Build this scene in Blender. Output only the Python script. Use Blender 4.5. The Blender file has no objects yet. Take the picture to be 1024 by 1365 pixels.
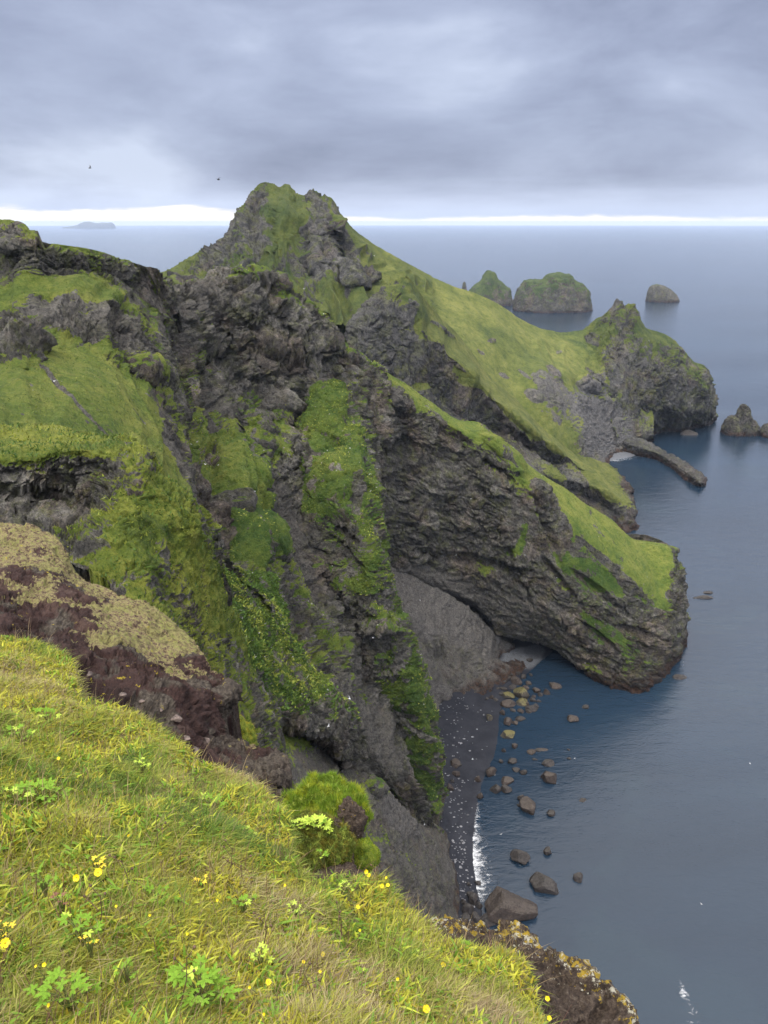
import bpy, math, random
import numpy as np
from mathutils import Vector, Matrix
RES = 1.15
random.seed(7); RNG = np.random.default_rng(11)
scene = bpy.context.scene
COL = scene.collection
# ------------------------------------------------------------------ camera
FPX = 1026.0; W0, H0 = 1024.0, 1365.0
EYE = 200.0
PITCH = math.atan((682.5 - 296.6) / FPX)
CP, SP = math.cos(PITCH), math.sin(PITCH)
cam = bpy.data.objects.new("camera", bpy.data.cameras.new("camera")); COL.objects.link(cam)
cam.data.sensor_fit = 'VERTICAL'; cam.data.sensor_height = 36.0
cam.data.lens = FPX / H0 * 36.0
cam.data.clip_start = 0.1; cam.data.clip_end = 200000
cam.location = (0, 0, EYE); cam.rotation_euler = (math.pi / 2 - PITCH, 0, 0)
scene.camera = cam

def rays(x, y):
    x = np.asarray(x, float); y = np.asarray(y, float)
    xc = (x - 512) / FPX; yc = (682.5 - y) / FPX
    return xc, CP + yc * SP, -SP + yc * CP
def pt(x, y, d):
    """a place seen in direction (x, y): d real = distance northwards in metres, d imaginary = height above the sea"""
    a, b, c = rays(x, y)
    t = (d.imag - EYE) / c if isinstance(d, complex) else d / b
    return np.array([a * t, b * t, EYE + c * t])
def project(P):
    X, Y, Z = P[..., 0], P[..., 1], P[..., 2] - EYE
    f = Y * CP - Z * SP; u = Y * SP + Z * CP
    f = np.where(np.abs(f) < 1e-6, 1e-6, f)
    return 512 + FPX * X / f, 682.5 - FPX * u / f

# ------------------------------------------------------------------ noise
_perm = np.random.default_rng(3).permutation(256).astype(np.int32)
_perm = np.concatenate([_perm, _perm, _perm])
_g = np.random.default_rng(5).normal(size=(256, 3)); _g /= np.linalg.norm(_g, axis=1)[:, None]
_g = _g.astype(np.float32)
def perlin(p):
    sh = p.shape[:-1]; p = p.reshape(-1, 3)
    out = np.empty(len(p), np.float32)
    for s in range(0, len(p), 200000):
        q = p[s:s + 200000]
        i = np.floor(q).astype(np.int64); f = (q - i).astype(np.float32); i = (i & 255).astype(np.int32)
        w = f * f * f * (f * (f * 6 - 15) + 10)
        r = 0
        for a in (0, 1):
            ha = _perm[i[:, 0] + a]; wa = w[:, 0] if a else 1 - w[:, 0]
            for b in (0, 1):
                hb = _perm[ha + i[:, 1] + b]; wb = w[:, 1] if b else 1 - w[:, 1]
                for c in (0, 1):
                    hc = _perm[hb + i[:, 2] + c]; wc = w[:, 2] if c else 1 - w[:, 2]
                    g = _g[hc]
                    r = r + wa * wb * wc * (g[:, 0] * (f[:, 0] - a) + g[:, 1] * (f[:, 1] - b) + g[:, 2] * (f[:, 2] - c))
        out[s:s + 200000] = r
    return out.reshape(sh) * 1.6
def fbm(p, o=4, lac=2.03, gain=.5):
    r = 0; a = 1.0; q = p
    for k in range(o):
        r = r + a * perlin(q + k * 17.3); q = q * lac; a *= gain
    return r
def sm(a, b, x):
    t = np.clip((x - a) / (b - a), 0, 1); return t * t * (3 - 2 * t)

# ------------------------------------------------------------------ curves
def pchip(t, P, tn):
    """monotone cubic through P (n, k) at t (n,), evaluated at tn"""
    n = len(t); h = np.diff(t)[:, None]; d = np.diff(P, axis=0) / h
    m = np.zeros_like(P)
    if n > 2:
        h0, h1 = h[:-1], h[1:]; d0, d1 = d[:-1], d[1:]
        w1 = 2 * h1 + h0; w2 = h1 + 2 * h0
        ok = d0 * d1 > 0
        with np.errstate(divide='ignore', invalid='ignore'):
            hm = (w1 + w2) / (w1 / d0 + w2 / d1)
        m[1:-1] = np.where(ok, hm, 0)
    m[0] = d[0]; m[-1] = d[-1]
    k = np.clip(np.searchsorted(t, tn, side='right') - 1, 0, n - 2)
    hh = (t[k + 1] - t[k]); s = (tn - t[k]) / hh
    if P.ndim == 2: s = s[:, None]; hh = hh[:, None]
    return ((2*s**3-3*s**2+1)*P[k] + (s**3-2*s**2+s)*hh*m[k] + (-2*s**3+3*s**2)*P[k+1] + (s**3-s**2)*hh*m[k+1])
def pchip_rows(t, A, tn):
    n, u, k = A.shape
    return pchip(t, A.reshape(n, u * k), tn).reshape(len(tn), u, k)

# ------------------------------------------------------------------ objects
def tag(o, label=None, cat=None, group=None, kind=None):
    if label: o["label"] = label
    if cat: o["category"] = cat
    if group: o["group"] = group
    if kind: o["kind"] = kind
    return o
def link(name, me, mat=None, parent=None, loc=None):
    o = bpy.data.objects.new(name, me); COL.objects.link(o)
    if mat is not None and me is not None: me.materials.append(mat)
    if parent: o.parent = parent
    if loc is not None: o.location = loc
    return o
def mesh_np(name, V, F, smooth=True, attrs=None):
    """V (n,3), F (m,4) or (m,3) int"""
    me = bpy.data.meshes.new(name)
    V = np.asarray(V, np.float32); F = np.asarray(F, np.int32)
    me.vertices.add(len(V)); me.vertices.foreach_set("co", V.ravel())
    k = F.shape[1]
    me.loops.add(F.size); me.loops.foreach_set("vertex_index", F.ravel())
    me.polygons.add(len(F)); me.polygons.foreach_set("loop_start", np.arange(0, F.size, k, dtype=np.int32))
    me.polygons.foreach_set("use_smooth", np.full(len(F), smooth))
    if attrs:
        for nm, arr in attrs.items():
            arr = np.asarray(arr, np.float32)
            if arr.ndim == 2:
                c = np.ones((len(V), 4), np.float32); c[:, :arr.shape[1]] = arr
                at = me.color_attributes.new(nm, 'FLOAT_COLOR', 'POINT'); at.data.foreach_set("color", c.ravel())
            else:
                at = me.attributes.new(nm, 'FLOAT', 'POINT'); at.data.foreach_set("value", arr)
    me.update(calc_edges=True); me.validate()
    return me
def grid_faces(nv, nu):
    i = np.arange(nv - 1)[:, None] * nu + np.arange(nu - 1)[None, :]
    return np.stack([i, i + nu, i + nu + 1, i + 1], -1).reshape(-1, 4)
def grid_normals(G, facing):
    du = np.gradient(G, axis=1); dv = np.gradient(G, axis=0)
    n = np.cross(dv, du); l = np.linalg.norm(n, axis=-1, keepdims=True); n = n / np.maximum(l, 1e-9)
    return n * facing

_rc = np.random.default_rng(9).random((256, 4)).astype(np.float32)
def worley(p):
    """gap between the two nearest cell centres, a random number of the nearest cell, and a tilted facet height"""
    sh = p.shape[:-1]; p = p.reshape(-1, 3); gap = np.empty(len(p), np.float32); rid = gap.copy(); fac = gap.copy()
    for s in range(0, len(p), 200000):
        q = p[s:s + 200000]; b = np.floor(q - .5).astype(np.int64); f1 = np.full(len(q), 9.0); f2 = f1.copy(); r = np.zeros(len(q)); t = np.zeros(len(q))
        for a in range(8):
            c = b + [a & 1, (a >> 1) & 1, a >> 2]; h = _perm[_perm[_perm[c[:, 0] & 255] + (c[:, 1] & 255)] + (c[:, 2] & 255)]
            v = q - (c + .15 + .7 * _rc[h, :3])
            d = np.linalg.norm(v, axis=1)
            n = d < f1; f2 = np.where(n, f1, np.minimum(f2, d)); r = np.where(n, _rc[h, 3], r); f1 = np.where(n, d, f1)
            t = np.where(n, (v * _g[(h * 7 + 3) & 255]).sum(1), t)
        gap[s:s + 200000] = f2 - f1; rid[s:s + 200000] = r; fac[s:s + 200000] = t
    return gap.reshape(sh), rid.reshape(sh), fac.reshape(sh)
def crag(P, S, strata=None, ridge=.6, fine=1.0):
    """rock relief, roughly -1..1, positive outwards; S = size in metres of the biggest forms"""
    q = P / S
    if strata is not None:
        n = np.array(strata[:3], float); n /= np.linalg.norm(n)
        h = q @ n
        q = q + n * (h * (strata[3] - 1))[..., None]
    wv = np.stack([fbm(q * .9 + 5.1, 3), fbm(q * .9 + 31.7, 3), fbm(q * .9 + 71.3, 3)], -1)
    q = q + .38 * wv
    a = perlin(q * .8)
    r1 = (1 - 2.2 * np.abs(a)) * ridge + (1 - ridge) * a * 1.6
    wq = q + .12 * wv[..., ::-1]
    fw = .06 * np.stack([perlin(q * 9), perlin(q * 9 + 40), perlin(q * 9 + 80)], -1)
    g1, c1, t1 = worley((wq + fw) * 1.7); g2, c2, t2 = worley(wq * 4.1 + 4 + 3 * fw); g3, c3, t3 = worley(q * 9.5 + 8 + 3 * fw)
    m = sm(-.35, .35, perlin(q * .6 + 55)); m2 = sm(-.3, .4, perlin(q * 1.3 + 85))
    d = .55 * r1 + .62 * (sm(0, .13, g1) * (.35 + .6 * c1 + .9 * t1) - .5)
    d = d + fine * (.30 * (.15 + 1.0 * m) * (sm(0, .14, g2) * (.35 + .7 * c2 + 1.0 * t2) - .5) + .15 * (.15 + 1.15 * m2) * (sm(0, .2, g3) * (.3 + .8 * c3 + 1.0 * t3) - .5))
    d = d + fine * (.19 * fbm(q * 7 + 13, 4, gain=.62) + .11 * (.3 + m) * (1 - 2.5 * np.abs(perlin(q * 21 + 23))))
    return d

def loft(name, rows, mat, S=18, A=3.0, back=None, blobs=(), facing=1, strata=None, ledge=None, res=None, grassy=.5,
         gn=.5, ridge=.6, gA=.12, gfine=.05, tint=0.0, lush=.5, kind='structure', steps=None, extra=None, tail=None, link_it=True, ribs=None, nzc=.62, nzk=1.1):
    """rows of (x, y, d[, g]) from top to bottom, g = how grassy; builds one sheet of land with relief"""
    res = res or RES
    R = []
    for r in rows:
        xy = np.array([[p[0], p[1]] for p in r], float)
        P = np.array([np.append(pt(p[0], p[1], p[2]), p[3] if len(p) > 3 else 0.0) for p in r])
        t = np.concatenate([[0], np.cumsum(np.maximum(np.linalg.norm(np.diff(xy, axis=0), axis=1), 3))])
        R.append((xy, P, t / t[-1], t[-1]))
    nu = int(max(r[3] for r in R) / res) + 2
    un = np.linspace(0, 1, nu)
    A3 = np.stack([pchip(r[2], r[1], un) for r in R])
    XY = np.stack([pchip(r[2], r[0], un) for r in R])
    dist = [max(6, float(np.percentile(np.linalg.norm(XY[i + 1] - XY[i], axis=1), 80))) for i in range(len(R) - 1)]
    if steps:
        for k, v in steps.items(): dist[k] = v
    t = np.concatenate([[0], np.cumsum(dist)])
    vn = np.linspace(0, t[-1], int(t[-1] / res) + 2)
    G = pchip_rows(t, A3, vn)
    if back:
        c = G[0]; c0 = c.copy(); nb = max(6, int(14 / res))
        pre = []
        for s in np.linspace(1, 1 / nb, nb):
            b = c0.copy(); b[:, 1] += back * s; b[:, 2] = c0[:, 2] - (c0[:, 2] + 3) * (s ** 1.4) * (.9 if back > 30 else .5)
            pre.append(b)
        G = np.concatenate([np.array(pre), G])
    if tail is not None:
        c = G[-1]; nb = max(4, int(max(10, abs(tail[2]) * .35) / res)); post = []
        for s in np.linspace(1 / nb, 1, nb):
            b = c.copy(); b[:, 0] += tail[0] * s; b[:, 1] += tail[1] * s; b[:, 2] = np.maximum(b[:, 2] + tail[2] * s, np.minimum(b[:, 2], -4)); post.append(b)
        G = np.concatenate([G, np.array(post)])
    P = G[..., :3].copy(); g = G[..., 3].copy()
    N = grid_normals(P, facing)
    px, py = project(P)
    tn = np.full(g.shape, tint); lu = np.full(g.shape, float(lush)); rough = np.ones(g.shape)
    nzw = perlin(P / (S * .8) + 40)
    for b in blobs:
        # (kind, x, y, rx, ry, angle degrees, value)
        k, bx, by, rx, ry, an, v = b
        ca, sa = math.cos(math.radians(an)), math.sin(math.radians(an))
        dx = (px - bx); dy = (py - by)
        e = np.sqrt(((dx * ca + dy * sa) / rx) ** 2 + ((-dx * sa + dy * ca) / ry) ** 2) + .35 * nzw
        w = sm(1.15, .75, e)
        if k == 'g': g += (v - g) * w
        elif k == 't': tn += (v - tn) * w
        elif k == 'l': lu += (v - lu) * w
        elif k == 'r': rough += (v - rough) * w
        elif k == 'h': P += N * (v * np.clip(1 - e ** 2, 0, 1) ** .8)[..., None]
    g0 = np.clip(g, 0, 1)
    N = grid_normals(P, facing)
    d = crag(P, S, strata, ridge)
    if ribs:
        rw, rA, rg = ribs                       # width of a rib in metres of sheet, height, how much turf follows the ribs
        step = np.linalg.norm(np.diff(P, axis=1), axis=-1); um = np.concatenate([np.zeros((P.shape[0], 1)), np.cumsum(step, 1)], 1)
        um = um - um[:, um.shape[1] // 2][:, None]
        um = um.mean(0)[None] * .7 + um * .3
        vm = np.concatenate([np.zeros((1, P.shape[1])), np.cumsum(np.linalg.norm(np.diff(P, axis=0), axis=-1), 0)], 0)
        if facing < 0: um, vm = vm, um
        wp = perlin(P / (rw * 2.2) + 17)
        q = np.stack([um / rw + .7 * wp, vm / (rw * 4.5), um * 0 + 3.3], -1)
        rb = 1 - 2.4 * np.abs(perlin(q)) + .5 * (1 - 2.4 * np.abs(perlin(q * 2.3 + 11)))
        fade = sm(4, 40 if facing > 0 else 4.1, (np.arange(P.shape[0]) - (nb if back else 0)) * res)[:, None] if back else 1.0
        P = P + N * (rb * rA * fade)[..., None]
        g = g + rg * rb * sm(1.0, .7, g0)
    amp = A * (1 - (1 - gA) * sm(.35, .95, g0)) * rough
    if ledge:
        nx, ny, nz_, L, LA = ledge
        n = np.array([nx, ny, nz_], float); n /= np.linalg.norm(n)
        h = (P @ n) / L + .55 * perlin(P / (L * 3.3)) + .25 * perlin(P / (L * 1.1) + 8)
        f = h - np.floor(h)
        saw = np.minimum(f / .82, (1 - f) / .18)
        cell = .5 + .8 * perlin(np.stack([np.floor(h) * 7.7, h * 0, h * 0], -1) + P / (L * 4))
        P = P + N * (LA * (saw - .5) * np.clip(cell, .1, 1.3) * (amp / A))[..., None]
    P = P + N * (d * amp)[..., None]
    sd = fbm(P / (S * .45) + 3, 4)
    P = P + N * (gfine * S * sm(.3, .9, g0) * sd * .35)[..., None]
    if extra: P, g, tn, lu = extra(P, g, tn, lu, N, px, py)
    N2 = grid_normals(P, facing)
    nz = N2[..., 2]
    gm = (g - .5) * 1.5 + (nz - nzc) * nzk * (1 - .72 * sm(.5, .85, g0)) + gn * fbm(P / (S * .55) + 60, 5, gain=.68) - .25 * (1 - sm(-.6, -.1, d)) * (1 - sm(.8, 1, g0))
    grass = sm(-.1, .16, gm + (grassy - .5))
    # a wet, bare or weedy line close to the sea
    wet = sm(7, 2.5, P[..., 2] + 2.5 * perlin(P / 4.0))
    grass = grass * (1 - wet)
    col = np.stack([grass, tn, lu, wet], -1).reshape(-1, 4)
    nv, nu = g.shape
    me = mesh_np(name, P.reshape(-1, 3), grid_faces(nv, nu)[:, ::-1 if facing < 0 else 1], True, {"paint": col})
    if not link_it: return me, P, grass
    o = link(name, me, mat); tag(o, kind=kind)
    return o, P, grass
# ------------------------------------------------------------------ materials
class NT:
    def __init__(s, m): s.t = m.node_tree if hasattr(m, 'node_tree') else m; s.n = s.t.nodes; s.l = s.t.links
    def new(s, ty, **kw):
        n = s.n.new(ty)
        for k, v in kw.items(): setattr(n, k, v)
        return n
    def inp(s, node, name, v):
        i = node.inputs[name]
        if hasattr(v, 'is_linked') or hasattr(v, 'links'): s.l.new(v, i)
        else: i.default_value = v
    def noise(s, vec, scale, detail=4, rough=.55, dist=0, lac=2.0):
        n = s.new('ShaderNodeTexNoise'); s.inp(n, 'Vector', vec)
        n.inputs['Scale'].default_value = scale; n.inputs['Detail'].default_value = detail
        n.inputs['Roughness'].default_value = rough; n.inputs['Distortion'].default_value = dist
        return n.outputs['Fac']
    def math(s, op, a, b=0.0, c=None, clamp=False):
        n = s.new('ShaderNodeMath', operation=op, use_clamp=clamp); s.inp(n, 0, a); s.inp(n, 1, b)
        if c is not None: s.inp(n, 2, c)
        return n.outputs[0]
    def step(s, v, a, b):
        n = s.new('ShaderNodeMapRange', interpolation_type='SMOOTHSTEP'); s.inp(n, 'Value', v)
        n.inputs['From Min'].default_value = a; n.inputs['From Max'].default_value = b
        return n.outputs[0]
    def mix(s, f, a, b, mode='MIX'):
        n = s.new('ShaderNodeMix', data_type='RGBA', blend_type=mode)
        s.inp(n, 0, f)
        for i, v in ((6, a), (7, b)):
            if isinstance(v, tuple): n.inputs[i].default_value = (*v[:3], 1)
            else: s.l.new(v, n.inputs[i])
        return n.outputs[2]
    def ramp(s, v, stops):
        n = s.new('ShaderNodeValToRGB'); s.inp(n, 0, v)
        e = n.color_ramp.elements
        while len(e) < len(stops): e.new(.5)
        for k, (p, c) in enumerate(stops): e[k].position = p; e[k].color = (*c, 1)
        return n.outputs[0]
    def scale(s, vec, v):
        n = s.new('ShaderNodeVectorMath', operation='MULTIPLY'); s.l.new(vec, n.inputs[0]); n.inputs[1].default_value = v
        return n.outputs[0]
    def bump(s, h, strength, dist, normal=None):
        n = s.new('ShaderNodeBump'); n.inputs['Strength'].default_value = strength; n.inputs['Distance'].default_value = dist
        s.l.new(h, n.inputs['Height'])
        if normal is not None: s.l.new(normal, n.inputs['Normal'])
        return n.outputs[0]
def new_mat(name):
    m = bpy.data.materials.new(name); m.use_nodes = True
    t = NT(m); b = m.node_tree.nodes['Principled BSDF']
    b.inputs['Roughness'].default_value = .9
    b.inputs['Specular IOR Level'].default_value = .25
    return m, t, b

def land_mat(name, s=1.0, rock=((.033, .032, .031), (.128, .122, .110), (.30, .285, .25)), ash=(.145, .136, .122),
             grass=((.055, .105, .018), (.14, .19, .03), (.25, .265, .055)), fleck=.3, scree=None, strata=None, bumpk=1.0, flecks_rock=.3, soilc=None):
    """s = metres per unit of pattern: large for far land, small for near land"""
    m, t, b = new_mat(name)
    co = t.new('ShaderNodeTexCoord').outputs['Object']
    at = t.new('ShaderNodeAttribute', attribute_name='paint')
    sep = t.new('ShaderNodeSeparateColor'); t.l.new(at.outputs['Color'], sep.inputs[0])
    G, T, L = sep.outputs[0], sep.outputs[1], sep.outputs[2]; WET = at.outputs['Alpha']
    n1 = t.noise(co, .09 / s, 5, .6, .6); n2 = t.noise(co, .45 / s, 6, .65, .4); n3 = t.noise(co, 2.2 / s, 6, .7)
    rv = t.math('ADD', t.math('MULTIPLY', n1, .55), t.math('MULTIPLY', n2, .45))
    rc = t.ramp(rv, [(.36, rock[0]), (.5, rock[1]), (.64, rock[2])])
    if strata:
        d = t.new('ShaderNodeVectorMath', operation='DOT_PRODUCT'); t.l.new(co, d.inputs[0]); d.inputs[1].default_value = strata[:3]
        h = t.math('ADD', d.outputs['Value'], t.math('MULTIPLY', n1, strata[3]))
        hs = t.new('ShaderNodeCombineXYZ'); t.l.new(h, hs.inputs[0])
        sn = t.noise(hs.outputs[0], strata[4], 4, .7)
        rc = t.mix(t.step(sn, .42, .62), rc, t.mix(.5, rc, (.03, .028, .028)))
    rc = t.mix(t.math('MULTIPLY', t.step(n3, .35, .75), .6), rc, t.mix(1, rc, (.45, .45, .45), 'MULTIPLY'))
    # pale lichen and bird lime
    fl = t.noise(co, 1.1 / s, 5, .75, .3)
    rc = t.mix(t.math('MULTIPLY', t.step(fl, .62, .72), flecks_rock), rc, (.3, .29, .24))
    # thin moss film on rock
    ms = t.noise(co, .3 / s, 5, .7)
    rc = t.mix(t.math('MULTIPLY', t.step(ms, .46, .64), .55), rc, (.12, .13, .045))
    ac = t.mix(t.step(n2, .3, .7), ash, tuple(c * .62 for c in ash))
    ac = t.mix(t.math('MULTIPLY', t.step(n3, .4, .7), .5), ac, tuple(c * 1.35 for c in ash))
    bw = t.noise(co, .05 / s, 4, .6, 1.0)
    rc = t.mix(t.math('MULTIPLY', t.step(bw, .5, .64), .4), rc, t.mix(1, rc, (1.25, .92, .78), 'MULTIPLY'))
    st = t.noise(t.scale(co, (1, 1, .22)), .5 / s, 5, .7, .3)
    rc = t.mix(t.math('MULTIPLY', t.step(st, .5, .66), .45), rc, t.mix(1, rc, (.5, .5, .55), 'MULTIPLY'))
    rc = t.mix(T, rc, ac)
    rc = t.mix(WET, rc, t.mix(t.step(n2, .45, .6), (.05, .028, .018), (.02, .018, .018)))
    gv = t.math('ADD', t.math('MULTIPLY', n1, .4), t.math('ADD', t.math('MULTIPLY', t.noise(co, .25 / s, 6, .7, .3), .35), t.math('MULTIPLY', n3, .25)))
    gv = t.math('ADD', gv, t.math('MULTIPLY', t.math('SUBTRACT', .5, L), .17))
    gc = t.ramp(gv, [(.38, grass[0]), (.5, grass[1]), (.63, grass[2])])
    gf = t.noise(co, 5.0 / s, 4, .8)
    gc = t.mix(t.math('MULTIPLY', t.step(gf, .38, .62), .45), gc, t.mix(1, gc, (.5, .55, .5), 'MULTIPLY'))
    wf = t.noise(co, 3.1 / s, 3, .7)
    gc = t.mix(t.math('MULTIPLY', t.step(wf, .66, .72), t.math('MULTIPLY', L, fleck)), gc, (.45, .46, .38))
    # ragged border between turf and rock
    gm = t.step(t.math('ADD', G, t.math('MULTIPLY', t.math('SUBTRACT', t.noise(co, 1.3 / s, 6, .75), .5), 1.3)), .38, .62)
    # patches of darker herbs and worn turf, a few metres across
    cl = t.noise(co, .6 / s, 6, .72, .5)
    gc = t.mix(t.math('MULTIPLY', t.step(cl, .5, .62), .6), gc, t.mix(1, gc, (.42, .55, .5), 'MULTIPLY'))
    gc = t.mix(t.math('MULTIPLY', t.step(t.noise(co, .8 / s, 6, .75, .2), .58, .68), .5), gc, (.13, .105, .055))
    # deep mottling of the rock
    mo = t.noise(co, .85 / s, 7, .78, .35)
    rc = t.mix(t.math('MULTIPLY', t.step(mo, .52, .6), .75), rc, t.mix(1, rc, (.38, .38, .42), 'MULTIPLY'))
    rc = t.mix(t.math('MULTIPLY', t.step(mo, .44, .38), .5), rc, t.mix(1, rc, (1.7, 1.6, 1.5), 'MULTIPLY'))
    cr = t.noise(co, 1.6 / s, 5, .8, .2)
    rc = t.mix(t.math('MULTIPLY', t.step(cr, .53, .6), .7), rc, t.mix(1, rc, (.3, .3, .32), 'MULTIPLY'))
    rc = t.mix(t.math('MULTIPLY', t.step(cr, .45, .39), .45), rc, t.mix(1, rc, (1.7, 1.65, 1.55), 'MULTIPLY'))
    c = t.mix(gm, rc, gc)
    t.l.new(c, b.inputs['Base Color'])
    h = t.math('ADD', t.math('MULTIPLY', n2, 1.8), t.math('ADD', t.math('MULTIPLY', n3, .7), t.math('ADD', t.math('MULTIPLY', gf, .3), t.math('MULTIPLY', mo, -1.2))))
    t.l.new(t.bump(h, 1.0 * bumpk, 1.3 * s), b.inputs['Normal'])
    t.l.new(t.math('SUBTRACT', .95, t.math('MULTIPLY', WET, .45)), b.inputs['Roughness'])
    return m

M = {}
M['far'] = land_mat("mountain_turf_and_rock", 2.2, rock=((.045, .044, .044), (.115, .108, .098), (.21, .20, .175)), ash=(.12, .116, .112), grass=((.05, .075, .022), (.108, .128, .03), (.185, .19, .052)), fleck=.0, flecks_rock=.1, bumpk=.6)
M['mid'] = land_mat("sea_cliff_rock_and_turf", 1.0, fleck=.4)
M['head'] = land_mat("layered_headland_rock", 1.0, fleck=.5, strata=(.45, .12, .88, 14.0, .55))
M['near'] = land_mat("mossy_cliff_rock", .22, grass=((.04, .07, .01), (.12, .16, .02), (.26, .27, .045)), fleck=.05)
M['scree'] = land_mat("grey_scree", .6, rock=((.05, .048, .045), (.095, .089, .08), (.16, .148, .13)), ash=(.135, .126, .114), fleck=.1, bumpk=.8)
M['dark'] = land_mat('dark_far_cliffs', 2.0, rock=((.024, .024, .026), (.078, .077, .075), (.175, .17, .158)), ash=(.11, .107, .104), grass=((.05, .075, .022), (.108, .128, .03), (.185, .19, .052)), fleck=0, flecks_rock=.12, bumpk=.8)
M['stack'] = land_mat("sea_stack_rock", 2.0, rock=((.03, .029, .03), (.08, .074, .068), (.17, .16, .14)), grass=((.035, .055, .02), (.075, .1, .03), (.12, .14, .04)), fleck=0, flecks_rock=.5, bumpk=.7)

def flat_mat(name, col, col2=None, scale=3.0, rough=.8, spec=.3, bump=0, bd=.05, lo=.4, hi=.6, trans=0):
    m, t, b = new_mat(name)
    co = t.new('ShaderNodeTexCoord').outputs['Object']
    if col2:
        n = t.noise(co, scale, 5, .65)
        t.l.new(t.mix(t.step(n, lo, hi), col, col2), b.inputs['Base Color'])
        if bump: t.l.new(t.bump(n, bump, bd), b.inputs['Normal'])
    else: b.inputs['Base Color'].default_value = (*col, 1)
    b.inputs['Roughness'].default_value = rough; b.inputs['Specular IOR Level'].default_value = spec
    return m

def soil_material():
    m, t, b = new_mat("purple_scoria_soil")
    co = t.new('ShaderNodeTexCoord').outputs['Object']
    at = t.new('ShaderNodeAttribute', attribute_name='paint')
    sep = t.new('ShaderNodeSeparateColor'); t.l.new(at.outputs['Color'], sep.inputs[0])
    G, T = sep.outputs[0], sep.outputs[1]
    n1 = t.noise(co, 1.2, 5, .65); n2 = t.noise(co, 9, 6, .75); n3 = t.noise(co, 38, 4, .75)
    so = t.ramp(n1, [(.35, (.036, .02, .017)), (.55, (.074, .040, .034)), (.7, (.125, .08, .062))])
    so = t.mix(t.math('MULTIPLY', t.step(n3, .3, .7), .7), so, t.mix(1, so, (.4, .38, .4), 'MULTIPLY'))
    so = t.mix(t.step(n2, .62, .72), so, (.13, .10, .08))
    so = t.mix(T, so, t.ramp(n2, [(.35, (.03, .026, .022)), (.5, (.085, .07, .055)), (.65, (.16, .14, .11))]))
    he = t.ramp(n2, [(.38, (.06, .035, .03)), (.46, (.19, .135, .085)), (.53, (.34, .29, .13)), (.62, (.24, .27, .07))])
    he = t.mix(t.math('MULTIPLY', t.step(n3, .35, .65), .55), he, t.mix(1, he, (.45, .45, .4), 'MULTIPLY'))
    he = t.mix(t.math('MULTIPLY', t.step(t.noise(co, .8, 5, .7), .48, .62), .4), he, (.20, .215, .055))
    pk = t.noise(co, 22, 4, .8)
    he = t.mix(t.math('MULTIPLY', t.step(pk, .6, .68), t.step(n1, .45, .6)), he, (.26, .16, .15))
    gm = t.step(t.math('ADD', G, t.math('MULTIPLY', t.math('SUBTRACT', t.noise(co, 5, 7, .85), .5), 2.2)), .35, .65)
    c = t.mix(gm, so, he)
    ye = t.noise(co, 4.5, 5, .7); yl = t.noise(co, .9, 2, .5)
    c = t.mix(t.math('MULTIPLY', t.step(ye, .62, .67), t.step(yl, .5, .6)), c, (.42, .33, .03))
    t.l.new(c, b.inputs['Base Color'])
    h = t.math('ADD', t.math('MULTIPLY', n2, 1.4), t.math('MULTIPLY', n3, .5))
    t.l.new(t.bump(h, 1.0, .09), b.inputs['Normal'])
    return m
M['soil'] = soil_material()

def lichen_material():
    m, t, b = new_mat("lichen_covered_lava")
    co = t.new('ShaderNodeTexCoord').outputs['Object']
    n1 = t.noise(co, 5, 6, .7); n2 = t.noise(co, 26, 6, .8); n3 = t.noise(co, 90, 3, .7)
    c = t.ramp(n2, [(.33, (.018, .014, .012)), (.5, (.07, .05, .038)), (.66, (.17, .135, .10))])
    at = t.new('ShaderNodeAttribute', attribute_name='paint')
    sep = t.new('ShaderNodeSeparateColor'); t.l.new(at.outputs['Color'], sep.inputs[0])
    L = sep.outputs[2]
    a = t.math('ADD', t.noise(co, 12, 5, .7), t.math('MULTIPLY', t.math('SUBTRACT', L, .5), .22))
    c = t.mix(t.step(a, .6, .66), c, t.mix(t.step(n3, .4, .6), (.42, .27, .015), (.33, .27, .06)))
    w = t.math('ADD', t.noise(co, 17, 5, .75), t.math('MULTIPLY', t.math('SUBTRACT', L, .5), .16))
    c = t.mix(t.step(w, .62, .66), c, (.50, .48, .38))
    t.l.new(c, b.inputs['Base Color'])
    t.l.new(t.bump(t.math('ADD', n1, n2), 1.0, .05), b.inputs['Normal'])
    return m
M['lichen'] = lichen_material()

def boulder_material(name, dark, lit, cap, capf):
    m, t, b = new_mat(name)
    tc = t.new('ShaderNodeTexCoord'); co = tc.outputs['Object']
    n1 = t.noise(co, .35, 6, .7, .5); n2 = t.noise(co, 1.6, 6, .75)
    c = t.ramp(t.math('ADD', t.math('MULTIPLY', n1, .5), t.math('MULTIPLY', n2, .5)), [(.38, dark), (.62, lit)])
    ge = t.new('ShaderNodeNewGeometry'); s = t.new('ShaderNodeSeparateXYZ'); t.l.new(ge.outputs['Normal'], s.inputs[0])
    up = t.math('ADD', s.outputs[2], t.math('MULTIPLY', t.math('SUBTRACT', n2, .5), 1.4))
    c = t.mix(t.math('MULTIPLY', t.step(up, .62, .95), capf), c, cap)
    t.l.new(c, b.inputs['Base Color']); t.l.new(t.bump(n2, .8, .5), b.inputs['Normal'])
    b.inputs['Roughness'].default_value = .75
    return m
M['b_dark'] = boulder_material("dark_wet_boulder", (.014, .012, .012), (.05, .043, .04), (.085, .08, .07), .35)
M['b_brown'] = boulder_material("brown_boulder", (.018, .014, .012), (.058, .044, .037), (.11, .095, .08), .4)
M['b_yellow'] = boulder_material("yellow_lichen_boulder", (.018, .016, .014), (.06, .052, .04), (.20, .18, .06), .5)

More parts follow.
